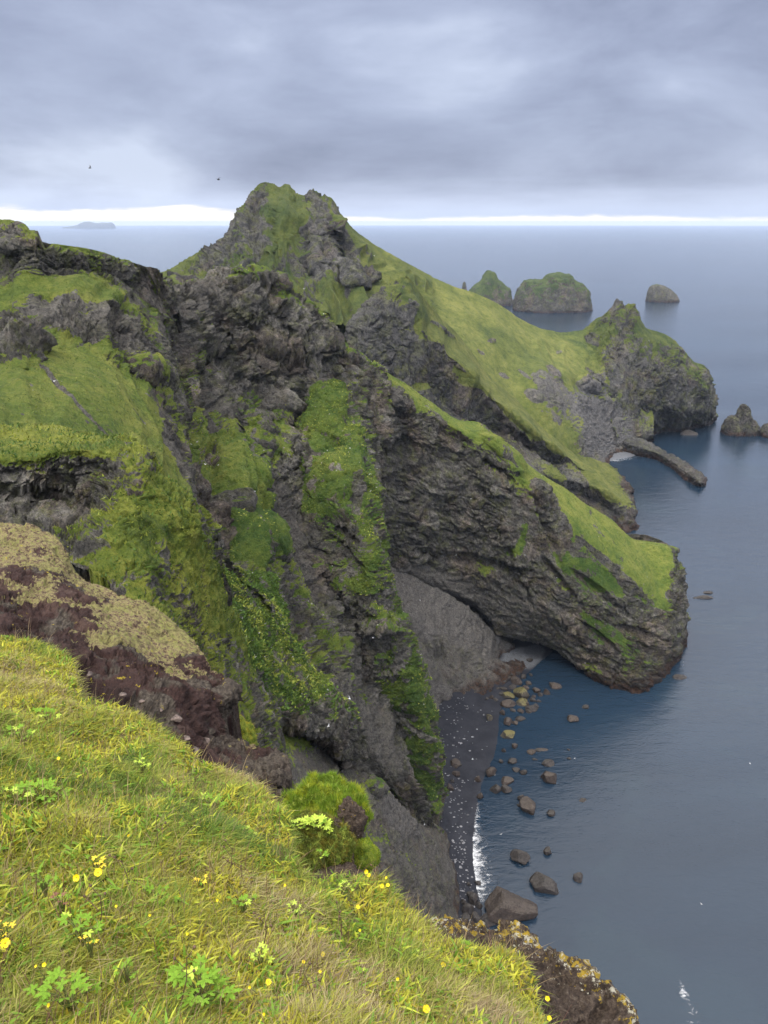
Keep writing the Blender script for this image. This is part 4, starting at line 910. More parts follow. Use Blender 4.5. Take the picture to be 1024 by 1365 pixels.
# purple soil bank with dry heath
def soil_extra(P, g, tn, lu, N, px, py):
    st = sm(.1, .4, fbm(P * 2.2 + 4, 4)) * (1 - sm(.3, .6, g))
    P = P + N * (.05 * st + .03 * fbm(P * 7, 4))[..., None]
    tn = np.maximum(tn, sm(.25, .42, fbm(P * 1.1 + 14, 4)) * .9)
    return P, g, tn, lu
o_soil, P_soil, G_soil = loft("soil_bank", [
 [(-420,660,21,.7),(-60,692,21,.7),(0,697,21,.7),(40,703,20.5,.7),(70,715,20,.8),(92,740,19.5,.8),(105,765,19,.8),(125,778,18.5,.8),(160,790,18,.7),(200,806,17.5,.8),(235,835,17,.7),(262,860,16.5,.7),(285,895,16,.5),(305,915,15.5,.3),(313,935,15,.1),(302,955,14.5,0),(293,975,14,0),(302,990,13.6,.1),(340,1000,13,.3),(370,1008,12.5,.3),(380,1035,12,.1),(390,1080,11.5,.1),(388,1115,11)],
 [(-420,730,17,.6),(-60,760,17,.6),(0,760,17,.7),(40,775,16.5,.7),(80,790,16,.7),(120,815,15.7,.7),(160,840,15.3,.8),(200,870,15,.7),(230,890,14.5,.6),(255,905,14.2,.4),(280,930,13.8,.1),(283,955,13.3,0),(288,985,12.8,.1),(320,1018,12,.1),(350,1028,11.6,.1),(368,1060,11.2,0),(380,1105,10.8,0)],
 [(-420,775,14,.4),(-60,805,14,.4),(0,808,14,.3),(40,828,13.8,.2),(80,848,13.5,.2),(110,866,13.3,.3),(150,885,13,.3),(190,895,12.8,.2),(220,910,12.5,.1),(240,930,12.2,0),(255,960,11.9,0),(270,1000,11.5,.1),(300,1040,11,0),(330,1065,10.7,0),(362,1105,10.2,0)],
 [(-420,820,11.5,.1),(-60,850,11.5,.1),(0,850,11.5,.1),(50,870,11.2,0),(100,900,11,0),(115,930,10.8,0),(150,960,10.5,0),(190,985,10.3,.1),(220,1010,10,.1),(250,1040,9.7,0),(290,1070,9.4,0),(330,1100,9.1,0),(360,1135,9,0)],
 [(-420,920,9,0),(-60,950,9,0),(0,930,9,0),(100,980,8.8,0),(200,1050,8.3,0),(300,1120,7.8,0),(360,1180,7.5,0)]],
 M['soil'], S=1.5, A=.22, back=6, ridge=.3, gn=.55, gA=.4, grassy=.5, nzk=.0, extra=soil_extra, tail=(1.5,.5,-205), ledge=(0,.2,1,.55,.05), res=RES*1.1,
 blobs=[('g',60,780,70,14,18,.35),('g',30,820,60,14,20,.0),('g',230,925,70,14,30,-.3),('h',295,930,16,16,0,.3),('t',300,935,16,20,0,.9),('h',130,845,34,8,30,.2),('h',240,905,40,7,28,-.25),('g',170,880,40,8,18,-.3),
        ('t',300,1000,34,10,20,.8),('h',368,1030,14,20,0,.12),('t',372,1040,12,30,0,.8),('g',200,840,60,24,25,.9),('h',120,870,60,6,30,-.15)])
# lichen-covered lava at the lip, bottom right
def rough_extra(P, g, tn, lu, N, px, py):
    P = P + N * (.022 * (1 - 2.6 * np.abs(perlin(P * 11))) + .05 * fbm(P * 4, 4))[..., None]
    lu = lu * 0 + sm(60, 0, np.abs(py - np.interp(px, [585,650,680,718,770,815,850,870],[1226,1233,1234,1262,1290,1315,1355,1400])))
    return P, g, tn, lu
rk = [[(575,1222,4.3),(600,1229,4.3),(625,1233,4.3),(650,1234,4.2),(680,1233,4.1),(703,1244,4.0),(718,1262,3.95),(740,1277,3.9),(770,1290,3.8),(790,1303,3.7),(815,1314,3.6),(835,1334,3.5),(850,1356,3.4),(862,1400,3.3),(870,1460,3.2)],
 [(575,1240,4.0),(600,1250,4.0),(625,1254,4.0),(650,1262,3.9),(675,1270,3.8),(695,1285,3.7),(712,1300,3.65),(732,1316,3.6),(758,1330,3.5),(776,1345,3.45),(796,1360,3.4),(812,1378,3.3),(826,1400,3.2),(838,1440,3.1),(845,1490,3.0)],
 [(575,1270,3.6),(600,1285,3.55),(625,1295,3.5),(650,1305,3.4),(670,1315,3.35),(688,1330,3.3),(702,1350,3.2),(715,1372,3.1),(728,1390,3.05),(738,1410,3.0),(748,1430,2.9),(756,1450,2.85),(765,1470,2.8),(770,1500,2.75),(772,1540,2.7)]]
o_rk, P_rk, _ = loft("lava_outcrop", rk, M['lichen'], S=.6, A=.075, back=1.2, ridge=.3, grassy=0, extra=rough_extra, kind=None, res=RES*.9, tail=(0,0,-1))
tag(o_rk, "rough brown lava outcrop with white and orange lichen at the cliff edge", "rock outcrop")

# ------------------------------------------------------------------ grass
GREEN = np.array([[.80, .80, .92]]) * np.array([[.11,.19,.025],[.20,.29,.04],[.31,.37,.05],[.43,.44,.065],[.45,.42,.12],[.50,.42,.2],[.34,.25,.13],[.09,.14,.03]])
def blades(name, base, L, Wd, lean, tone, label, segs=3, up=None):
    """base (n,3), L length (n,), Wd width (n,), lean (n,3) tip offset (in lengths), tone (n,3)"""
    n = len(base)
    ang = RNG.uniform(0, np.pi, n); side = np.stack([np.cos(ang), np.sin(ang), np.zeros(n)], -1)
    V = np.zeros((n, segs * 2 + 1, 3), np.float32); C = np.zeros((n, segs * 2 + 1, 3), np.float32)
    upv = np.array([0, 0, 1.0])
    for k in range(segs + 1):
        s = k / segs
        c = base + (upv * (s - .28 * s * s * np.linalg.norm(lean, axis=1)[:, None]) + lean * (s ** 1.7)) * L[:, None]
        sh = .55 + .45 * s
        if k < segs:
            w = Wd * (1 - .55 * s)
            V[:, 2 * k] = c - side * w[:, None] / 2; V[:, 2 * k + 1] = c + side * w[:, None] / 2
            C[:, 2 * k] = tone; C[:, 2 * k + 1] = tone
        else: V[:, 2 * k] = c; C[:, 2 * k] = tone
    m = segs * 2 + 1; off = np.arange(n)[:, None] * m; T = []
    for k in range(segs - 1):
        a = 2 * k; T += [np.concatenate([off + a, off + a + 1, off + a + 3], 1), np.concatenate([off + a, off + a + 3, off + a + 2], 1)]
    a = 2 * (segs - 1); T.append(np.concatenate([off + a, off + a + 1, off + a + 2], 1))
    me = mesh_np(name, V.reshape(-1, 3), np.concatenate(T), True, {"tone": C.reshape(-1, 3)})
    o = link(name, me, M['blade']); tag(o, label, "grass", kind="stuff"); return o
def grid_pick(P, n, wfun=None):
    a = P[:-1, :-1].reshape(-1, 3); b = P[1:, :-1].reshape(-1, 3); c = P[:-1, 1:].reshape(-1, 3)
    ar = np.linalg.norm(np.cross(b - a, c - a), axis=1)
    w = ar * (wfun(a) if wfun is not None else 1); w = w / w.sum()
    k = RNG.choice(len(a), n, p=w); u, v = RNG.random(n)[:, None], RNG.random(n)[:, None]
    return a[k] + (b[k] - a[k]) * u + (c[k] - a[k]) * v, k
def tones(p, n, freq, shift=0.0):
    q = fbm(p * freq + 90, 3); q2 = fbm(p * freq * 4 + 20, 3)
    idx = np.clip(2.75 + shift + 3.2 * q + 2.2 * q2 + RNG.normal(0, .85, n), 0, 6.99)
    i = idx.astype(int); f = (idx - i)[:, None]
    c = GREEN[i] * (1 - f) + GREEN[np.minimum(i + 1, 7)] * f
    return c * RNG.uniform(.75, 1.2, n)[:, None]
def dist_w(a):
    r = np.linalg.norm(a - np.array([0, 0, EYE]), axis=1); return 1 / np.maximum(r, 1.6) ** 1.55
def in_front(p, margin=160):
    x, y = project(p); f = p[:, 1] * CP - (p[:, 2] - EYE) * SP
    return (x > -margin) & (x < 1024 + margin) & (y < 1365 + margin * 1.5) & (f > .5)
n = 540000
p, _k = grid_pick(P_fg, n, dist_w); p = p[in_front(p)]; n = len(p)
clump = fbm(p * 3.3 + 2, 3)
Lb = (.029 + .022 * np.clip(clump, -.8, 1)) * RNG.uniform(.45, 1.7, n)
wind = np.array([.32, -.08, -.1]); lean = wind + RNG.normal(0, .75, (n, 3)) * [1, 1, .35] + .5 * np.stack([perlin(p * 2.1 + 5), perlin(p * 2.1 + 50), 0 * p[:, 0]], -1)
Wd = RNG.uniform(.0016, .0038, n) * (1 + .12 * np.linalg.norm(p - [0, 0, EYE], axis=1))
blades("grass", p - [0, 0, .01], Lb, Wd, lean, tones(p, n, .55), "long windblown green and straw grass covering the near slope")
# low moss and leaf litter between the blades
n = 110000
p, _k = grid_pick(P_fg, n, dist_w); p = p[in_front(p)]; n = len(p)
keep = fbm(p * 1.6 + 33, 3) > -.25; p = p[keep]; n = len(p)
tm = np.array([.40,.40,.04]) * RNG.uniform(.5, 1.35, n)[:, None]; tm[RNG.random(n) < .2] = [.36, .30, .03]
blades("moss_cover", p, RNG.uniform(.015, .035, n), RNG.uniform(.008, .018, n), RNG.normal(0, 1.0, (n, 3)) * [1, 1, .2], tm, "low yellow green moss and small leaves between the grass", segs=2)
n = 26000
p, _k = grid_pick(P_fg, n, dist_w); p = p[in_front(p)]; n = len(p)
keep = fbm(p * 2.4 + 63, 3) > -.12; p = p[keep]; n = len(p)
tm = np.where((RNG.random(n) < .3)[:, None], np.array([.42, .48, .05]), np.array([.17, .30, .03])) * RNG.uniform(.7, 1.2, n)[:, None]
blades("small_herbs", p + [0, 0, .01], RNG.uniform(.02, .045, n), RNG.uniform(.008, .018, n), RNG.normal(0, .9, (n, 3)) * [1, 1, .3] + [.1, -.3, 0], tm, "small broad green leaves of low herbs mixed into the turf", segs=3)
# stalks of dead grass standing above the rest
n = 9000
p, _k = grid_pick(P_fg, n, dist_w); p = p[in_front(p)]; n = len(p)
ts = np.array([.40, .30, .16]) * RNG.uniform(.5, 1.3, n)[:, None]; ts[RNG.random(n) < .35] = [.16, .08, .06]
blades("dry_stalks", p, RNG.uniform(.10, .22, n), RNG.uniform(.0016, .003, n), wind * .6 + RNG.normal(0, .25, (n, 3)) * [1, 1, .2], ts, "thin dry brown stalks standing above the near grass")
# lip fringe
n = 9000
p, _k = grid_pick(L[49:], n); lean = np.array([.4, .2, -.4]) + RNG.normal(0, .4, (n, 3)) * [1, 1, .4]
blades("edge_grass", p, RNG.uniform(.03, .09, n), RNG.uniform(.004, .007, n), lean, tones(p, n, .55, .3), "grass fringe hanging over the edge of the near slope")
# heath tufts on the soil bank
n = 90000
p, kk = grid_pick(P_soil[:-3], n); gg = G_soil[:-4, :-1].reshape(-1)[np.clip(kk, 0, G_soil[:-4, :-1].size - 1)]
keep = (gg + RNG.normal(0, .3, len(gg)) > .62) & in_front(p) & (RNG.random(len(gg)) < .75); p = p[keep]; n = len(p)
hs = fbm(p * 1.3 + 7, 4); hc = np.array([[.16,.10,.07],[.26,.19,.12],[.36,.30,.14],[.30,.29,.10],[.20,.24,.05]])[np.clip(2.2 + 3.2 * hs + RNG.normal(0, .8, n), 0, 4.99).astype(int)] * RNG.uniform(.6, 1.2, n)[:, None]
blades("heath_tufts", p, RNG.uniform(.03, .10, n), RNG.uniform(.010, .024, n), RNG.normal(0, .6, (n, 3)) * [1, 1, .3], hc, "short dry heath and moss tufts on the soil bank", segs=2)
# moss and leafy tufts on the near cliff
def cliff_tufts():
    n = 110000
    p, kk = grid_pick(P_near[4:-4], n); gg = G_near[4:-5, :-1].reshape(-1)[np.clip(kk, 0, G_near[4:-5, :-1].size - 1)]
    keep = (gg > .6) & in_front(p); q = p[keep]; m = len(q)
    f = fbm(q / 3.0 + 4, 3)
    base = np.where((f > .05)[:, None], np.array([.185,.215,.03]), np.array([.06,.11,.018]))
    c = base * RNG.uniform(.6, 1.3, m)[:, None]
    blades("cliff_plants", q, RNG.uniform(.10, .30, m), RNG.uniform(.06, .16, m), RNG.normal(0, .7, (m, 3)) * [1, 1, .3], c, "bright green moss and leafy plants covering the near cliff", segs=2)
cliff_tufts()
def leafy_cover(name, sets, sz, label, white=.0, cols=([.07,.13,.02],[.14,.20,.03],[.24,.27,.045])):
    Q, NN = [], []
    for P, G, n in sets:
        p, kk = grid_pick(P, n); gg = G[:-1, :-1].reshape(-1)[kk]
        Q.append(p[(gg > .55) & in_front(p, 40) & (p[:, 2] > 4)])
    q = np.concatenate(Q); m = len(q); f = fbm(q / 9.0 + 4, 4); c3 = np.array(cols)
    c = c3[np.clip(1.4 + 2.6 * f + RNG.normal(0, .6, m), 0, 2.99).astype(int)] * RNG.uniform(.65, 1.3, m)[:, None]
    c[RNG.random(m) < white] = [.42, .43, .36]
    blades(name, q - [0, 0, .05], RNG.uniform(.5, 1.1, m) * sz, RNG.uniform(.5, 1.2, m) * sz, RNG.normal(0, .8, (m, 3)) * [1, 1, .3], c, label, segs=2)
leafy_cover("cliff_herbs", [(P_cl, G_cl, 70000), (P_bu, G_bu, 45000), (P_sp, G_sp, 40000)], .52, "leafy herbs and moss growing on the ribs of the great cliff", .014)
leafy_cover("valley_turf", [(P_hv, G_hv, 70000)], .26, "tussocky turf of the green valley on the left", .004, ([.08,.12,.02],[.13,.17,.028],[.2,.22,.045]))
leafy_cover("headland_turf", [(P_hd, G_hd, 50000)], .42, "tussocky turf along the crest of the headland", .012, ([.09,.12,.02],[.14,.165,.028],[.21,.225,.045]))
# ------------------------------------------------------------------ mounds, stones, plants, flowers, birds
def on_slope(x, y):
    t = float(plane_t(x, y)); a, b, c = rays(x, y); return np.array([a * t, b * t, EYE + c * t])
def lump(name, x, y, D, w, h, mat, label, cat, group=None, seed=1, rough=.12, k=5, tuft=None, paint=(1, 0, .4, 0), depth=.8, noise=1.7, soft=True, col=None):
    c = pt(x, y, D); t = np.linalg.norm(c - [0, 0, EYE]); r = w * t / FPX / 2; hz = h * t / FPX / 2 * 1.1
    if soft:
        V, F = ico(k); P = V * (1 + rough * 1.6 * fbm(V * noise + seed * 5.3, 5))[:, None]
    else: P, F = rock_shape(seed, 13, k, rough)
    P = P * [r, r * depth, hz]
    root = bpy.data.objects.new(name, None); COL.objects.link(root); root.location = c - np.array([0, 0, hz]); root.empty_display_size = .1
    me = mesh_np("turf_dome" if tuft else "rock", P + [0, 0, hz], F, True, {"paint": np.tile(np.array(paint, float), (len(P), 1))})
    if not tuft:
        bpy.data.objects.remove(root); o = link(name, me, mat, loc=c - np.array([0, 0, hz])); tag(o, label, cat, group); return o, P + c
    o = link("moss_cushion", me, mat, root); tag(root, label, cat, group)
    tri = P[F]; ar = np.linalg.norm(np.cross(tri[:, 1] - tri[:, 0], tri[:, 2] - tri[:, 0]), axis=1)
    cen = tri.mean(1); nrm = np.cross(tri[:, 1] - tri[:, 0], tri[:, 2] - tri[:, 0]); nrm /= np.linalg.norm(nrm, axis=1)[:, None]
    ar = ar * (nrm[:, 2] > -.35)
    n = tuft; kk = RNG.choice(len(F), n, p=ar / ar.sum()); a, b = RNG.random(n)[:, None], RNG.random(n)[:, None]
    q = tri[kk, 0] * (1 - np.sqrt(a)) + tri[kk, 1] * np.sqrt(a) * (1 - b) + tri[kk, 2] * np.sqrt(a) * b
    cc = np.array(col if col is not None else [.19, .29, .028])
    f = fbm(q * 3 / r + seed, 3)[:, None]
    c2 = np.where(f > .12, cc * [1.7, 1.3, 1.1], cc) * RNG.uniform(.6, 1.25, n)[:, None]
    lean = nrm[kk] * .9 + np.array([0, 0, -.35]) + RNG.normal(0, .3, (n, 3))
    g = blades("grass_coat", q + [0, 0, hz], RNG.uniform(.025, .10, n) * r * 1.4, RNG.uniform(.006, .012, n), lean, c2, None, segs=2)
    g.parent = root; g["kind"] = "stuff"
    if "category" in g: del g["category"]
    return root, P + c
M['moss'] = flat_mat("moss_underlay", (.08, .12, .015), (.2, .24, .03), 6, bump=1, bd=.04)
lump("moss_mound", 430, 1086, 9.8, 100, 70, M['moss'], "rounded grass covered mound with a bright leafy plant on its front", "mound", seed=3, tuft=30000, rough=.26)
lump("moss_mound", 425, 1128, 8.9, 76, 66, M['moss'], "darker mossy hummock directly under the bright leafy plant", "mound", seed=5, tuft=15000, col=[.13, .15, .03], rough=.2)
lump("moss_mound", 486, 1142, 9.2, 34, 42, M['moss'], "small green grassy hummock below the dark lava block", "mound", seed=8, tuft=6000)
lump("moss_mound", 318, 984, 17.5, 38, 52, M['moss'], "smooth yellow green mossy hummock below the overhanging soil edge", "mound", seed=11, tuft=9000, col=[.3, .33, .04], rough=.16)
lump("moss_mound", 298, 968, 18.5, 34, 50, M['moss'], "grey green mossy rock knob left of the yellow green hummock", "mound", seed=12, tuft=5000, col=[.24, .25, .08], rough=.2)
lump("lava_block", 467, 1096, 9.4, 36, 52, M['lichen'], "dark pitted lava block sticking out right of the grassy mound", "rock", seed=14, rough=.2, k=5, paint=(0, 0, .3, 0), noise=2.4)
lump("lava_pillar", 451, 1140, 9.0, 30, 92, M['lichen'], "dark narrow rock face between the two green hummocks", "rock", seed=15, rough=.2, k=5, paint=(0, 0, .2, 0), noise=2.4)
lump("lava_ledge", 436, 1196, 8.4, 110, 60, M['lichen'], "dark shaded rock ledge at the base of the mossy mounds", "rock", seed=18, rough=.16, k=5, paint=(0, 0, .1, 0), noise=2.4)

# loose stones on the purple soil
M['stone'] = flat_mat("pinkish_stone", (.07, .055, .05), (.18, .14, .12), 7, bump=.8, bd=.05)
soilX, soilY = project(P_soil.reshape(-1, 3))
def soil_pt(x, y):
    k = int(np.argmin((soilX - x) ** 2 + (soilY - y) ** 2)); return P_soil.reshape(-1, 3)[k]
GS = "loose stones on the purple soil"
for i, (x, y, w, lab) in enumerate([(298,1017,30,"largest angular pinkish grey stone lying on the purple soil"),(235,958,15,"upright pale stone in the middle of the purple soil"),
      (207,978,17,"knobbly brown stone half way down the purple soil"),(250,984,12,"brown stone just below the upright pale one"),(262,1000,13,"flat stone left of the largest angular one"),
      (275,988,14,"flat dark stone above the largest angular one"),(118,900,12,"small stone at the left end of the bare purple soil"),(165,925,9,"tiny brown pebble on the bare purple soil"),(190,935,8,"tiny brown pebble on the bare purple soil"),
      (140,960,9,"tiny brown pebble on the bare purple soil"),(175,970,12,"lumpy stone along the grass edge of the purple soil"),(310,1035,14,"flat stone just under the largest angular one"),(345,1060,8,"tiny brown pebble on the bare purple soil"),
      (245,1010,8,"tiny brown pebble on the bare purple soil"),(215,945,7,"tiny brown pebble on the bare purple soil")]):
    c = soil_pt(x, y); t = np.linalg.norm(c - [0, 0, EYE]); r = w * t / FPX / 2
    P, F = rock_shape(400 + i, 11, 3, .05); P = P * [r, r * .8, r * .62]
    o = link("stone", mesh_np("stone", P, F, False), M['stone'], loc=c + np.array([0, -.03, r * .3])); tag(o, lab, "stone", GS)

# ------------------------------------------------------------------ leafy plants
M['leaf'] = flat_mat("green_leaf", (.10, .20, .018), (.18, .30, .03), 14, rough=.7, spec=.1, bump=.3, bd=.01)
M['leaf_y'] = flat_mat("yellow_green_leaf", (.26, .38, .035), (.40, .50, .05), 14, rough=.5)
M['leaf_gold'] = flat_mat("yellow_leaf", (.60, .52, .04), (.66, .42, .03), 14, rough=.5)
M['leaf_red'] = flat_mat("withered_leaf", (.12, .05, .04), (.22, .10, .06), 20, rough=.7)
def leaf_mesh(seed, lobes=5):
    """palmate leaf, toothed lobes, unit size, in the xy plane with a droop"""
    r = np.random.default_rng(seed); V = [(0, 0, 0)]; F = []
    for j in range(lobes):
        a = math.radians(-105 + 210 * j / (lobes - 1)); l = 1.0 - .28 * abs(j - (lobes - 1) / 2) / ((lobes - 1) / 2); l *= r.uniform(.85, 1.1)
        d = np.array([math.sin(a), math.cos(a)]); s = np.array([d[1], -d[0]])
        prof = [(.25, .10), (.45, .2), (.55, .13), (.72, .17), (.8, .1)]
        left = [d * l * p - s * q for p, q in prof]; right = [d * l * p + s * q for p, q in prof]
        loop = left + [d * l] + right[::-1]
        k = len(V)
        for q in loop:
            rr = math.hypot(*q); V.append((q[0], q[1], .12 * rr - .28 * rr * rr + r.normal(0, .012)))
        n = len(loop)
        F.append([0, k, k + n - 1])
        for i in range(5): F.append([k + i, k + i + 1, k + n - 2 - i, k + n - 1 - i]) if k + i + 1 != k + n - 2 - i else F.append([k + i, k + i + 1, k + n - 1 - i])
    me = bpy.data.meshes.new("leaf"); me.from_pydata(V, [], F); me.update()
    for pl in me.polygons: pl.use_smooth = True
    return me
LEAVES = {}
for mk in ('leaf', 'leaf_y', 'leaf_gold', 'leaf_red'):
    LEAVES[mk] = []
    for s in range(4):
        me = leaf_mesh(s); me.materials.append(M[mk]); LEAVES[mk].append(me)
def tube(pts, r0, r1, sides=5):
    V, F = [], []
    pts = np.array(pts, float)
    for i, p in enumerate(pts):
        d = pts[min(i + 1, len(pts) - 1)] - pts[max(i - 1, 0)]; d /= np.linalg.norm(d) + 1e-9
        a = np.cross(d, [.3, .9, .1]); a /= np.linalg.norm(a); b = np.cross(d, a); r = r0 + (r1 - r0) * i / (len(pts) - 1)
        for j in range(sides):
            t = 2 * math.pi * j / sides; V.append(p + a * r * math.cos(t) + b * r * math.sin(t))
    n = sides
    for i in range(len(pts) - 1):
        for j in range(n): F.append([i * n + j, i * n + (j + 1) % n, (i + 1) * n + (j + 1) % n, (i + 1) * n + j])
    return np.array(V), np.array(F)
def leafy_plant(x, y, size, nleaf, mk, label, seed, base=None, h=.05):
    r = np.random.default_rng(seed); c = on_slope(x, y) if base is None else base
    t = np.linalg.norm(c - [0, 0, EYE]); R = size * t / FPX / 2 * .8
    root = bpy.data.objects.new("leafy_plant", None); COL.objects.link(root); root.location = c; root.empty_display_size = .05
    tag(root, label, "plant", "broad leaved plants in the grass")
    VV, FF, n = [], [], 0
    for i in range(nleaf):
        a = i * 2.4 + r.uniform(-.4, .4); rad = R * math.sqrt((i + .5) / nleaf) * r.uniform(.8, 1.1)
        hh = h * r.uniform(.9, 1.6) + R * .25 * (1 - rad / R)
        ls = R * r.uniform(.30, .46) * (1.25 if nleaf < 9 else 1)
        end = np.array([math.cos(a) * rad, math.sin(a) * rad, hh - .5 * (math.cos(a) * rad) * 0 ])
        end[2] += -.5 * end[0] * .8 - .45 * end[1]
        V, F = tube([(0, 0, -.02), end * .5 + [0, 0, .02], end], .0022, .0014); VV.append(V); FF.append(F + n); n += len(V)
        o = bpy.data.objects.new("leaf", LEAVES[mk if r.random() > .12 else ('leaf_y' if mk == 'leaf' else 'leaf')][i % 4]); COL.objects.link(o); o.parent = root
        o.location = end; o.scale = (ls, ls, ls); o.rotation_euler = (r.uniform(.1, .75), r.uniform(-.3, .3), a - math.pi / 2 + r.uniform(-.5, .5))
    link("stems", mesh_np("stems", np.concatenate(VV), np.concatenate(FF)), M['stem'], root)
    return root
PL = [
 (60,1072,62,22,'leaf',"broad green clump of lobed leaves at the left, above the big double yellow flower"),
 (282,1084,46,16,'leaf',"dark green leaf clump near the grass edge, right of centre of the slope"),
 (268,1330,84,22,'leaf',"large spreading green leaf clump at the bottom of the slope"),
 (95,1345,74,18,'leaf',"big green leaf clump at the bottom left corner"),
 (110,1255,54,12,'leaf',"green leaf clump beside the withered orange leaves"),
 (30,990,36,12,'leaf',"small green plant high on the left edge of the slope"),
 (65,965,34,12,'leaf',"green tuft of leaves among long grass near the upper left edge"),
 (190,1030,24,9,'leaf_y',"little yellow green plant near the upper slope edge"),
 (330,1125,34,12,'leaf',"compact green plant with flowers above it, near the soil edge"),
 (215,1210,40,10,'leaf',"pale green plant left of the yellow leaved one in mid slope"),
 (325,1215,36,10,'leaf',"green plant in mid slope right of the yellow leaved one"),
 (180,1175,30,9,'leaf',"three lobed green plant right of the double yellow flower"),
 (430,1150,20,9,'leaf',"small green plant under the mossy hummock"),
 (462,1195,26,9,'leaf_y',"yellow green plant near the right hand grass edge"),
 (660,1302,38,14,'leaf_y',"bright green leaf clump next to the lava outcrop"),
 (482,1312,22,7,'leaf',"round leaved green plant near the bottom right of the slope"),
 (350,1290,30,8,'leaf_y',"thin yellow green plant left of the single bottom flower"),
 (270,1188,20,6,'leaf_gold',"yellow leaved plant in the middle of the slope"),
 (132,1168,26,6,'leaf_gold',"yellow leaves beside the big double flower at the left"),
 (8,1257,26,6,'leaf_gold',"yellow leaves cut by the left edge of the view"),
 (122,1275,22,6,'leaf_gold',"orange yellow withering leaves above the bottom left clump"),
 (85,1217,26,6,'leaf_red',"dark withered leaves in the grass at the left"),
 (25,1075,30,10,'leaf',"green leaves at the left edge beside the broad clump"),
 (140,1082,22,8,'leaf',"small green plant right of the broad clump at the left"),
 (230,1100,22,8,'leaf_y',"small light green plant with two yellow flowers on its left"),
 (60,1190,30,9,'leaf',"green plant just below the broad clump at the left"),
 (395,1225,22,8,'leaf_y',"small light green plant in the right half of the slope"),
 (560,1290,24,8,'leaf_y',"small light green plant right of the bottom centre"),
 (620,1275,22,8,'leaf',"small green plant by the base of the lava outcrop"),
 (170,1310,30,9,'leaf',"green plant between the two big bottom clumps")]
for i, a in enumerate(PL): leafy_plant(*a[:6], seed=700 + i)
cb = pt(424, 1108, 8.75)
leafy_plant(424, 1100, 42, 34, 'leaf_y', "bright yellow green leafy plant growing on the front of the mossy mound", 790, base=cb, h=.12)
leafy_plant(402, 1100, 26, 14, 'leaf_y', "smaller bright leafy plant touching the left of the brightest one", 791, base=pt(400, 1106, 8.8), h=.08)

# ------------------------------------------------------------------ buttercups
def flower_parts():
    V, F = [], []
    for k in range(5):
        a = k * 2 * math.pi / 5; d = np.array([math.cos(a), math.sin(a), 0]); s = np.array([-d[1], d[0], 0]); b = len(V)
        V += [d * .12, d * .5 - s * .42 + [0, 0, .12], d * .95 - s * .46 + [0, 0, .34], d * 1.04 + s * .0 + [0, 0, .34], d * .95 + s * .46 + [0, 0, .34], d * .5 + s * .42 + [0, 0, .12], d * .6 + [0, 0, .08]]
        F += [[b, b + 1, b + 6], [b, b + 6, b + 5], [b + 1, b + 2, b + 3], [b + 1, b + 3, b + 6], [b + 6, b + 3, b + 4], [b + 6, b + 4, b + 5]]
    m1 = mesh_np("petals", np.array(V), np.array(F)); m1.materials.append(M['petal'])
    P, Fc = ico(1); m2 = mesh_np("flower_centre", P * [.2, .2, .16] + [0, 0, .12], Fc); m2.materials.append(M['centre'])
    return m1, m2
M['centre'] = flat_mat("flower_centre", (.45, .36, .01))
PET, CEN = flower_parts()
def flower(x, y, w, label, seed, L=None):
    r = np.random.default_rng(seed); stem = L or r.uniform(.10, .17)
    t0 = float(plane_t(x, y)); t = t0 * (1 - stem * .33 / 1.6 * 1.4); a, b, c = rays(x, y); H = np.array([a * t, b * t, EYE + c * t])
    g = 1.6 + .55 * H[1] + .5 * H[0]; base = np.array([H[0] - r.uniform(-.02, .03), H[1] + .0, EYE - g - .02])
    root = bpy.data.objects.new("buttercup", None); COL.objects.link(root); root.location = base; root.empty_display_size = .03
    tag(root, label, "flower", "yellow flowers in the grass")
    e = H - base; V, F = tube([(0, 0, 0), e * .5 + [.012, 0, .01], e], .0017, .0011); link("stem", mesh_np("stem", V, F), M['stem'], root)
    s = w * t / FPX / 2 * .68
    for nm, me in (("petals", PET), ("flower_centre", CEN)):
        o = bpy.data.objects.new(nm, me); COL.objects.link(o); o.parent = root; o.location = e; o.scale = (s, s, s)
        o.rotation_euler = (.75 + r.uniform(-.35, .2), r.uniform(-.3, .3), r.uniform(-.5, .5)) if nm == "petals" else bpy.data.objects[ "buttercup"].rotation_euler if False else (.6, 0, 0)
    return root
SF = "tiny yellow flower scattered in the near grass"
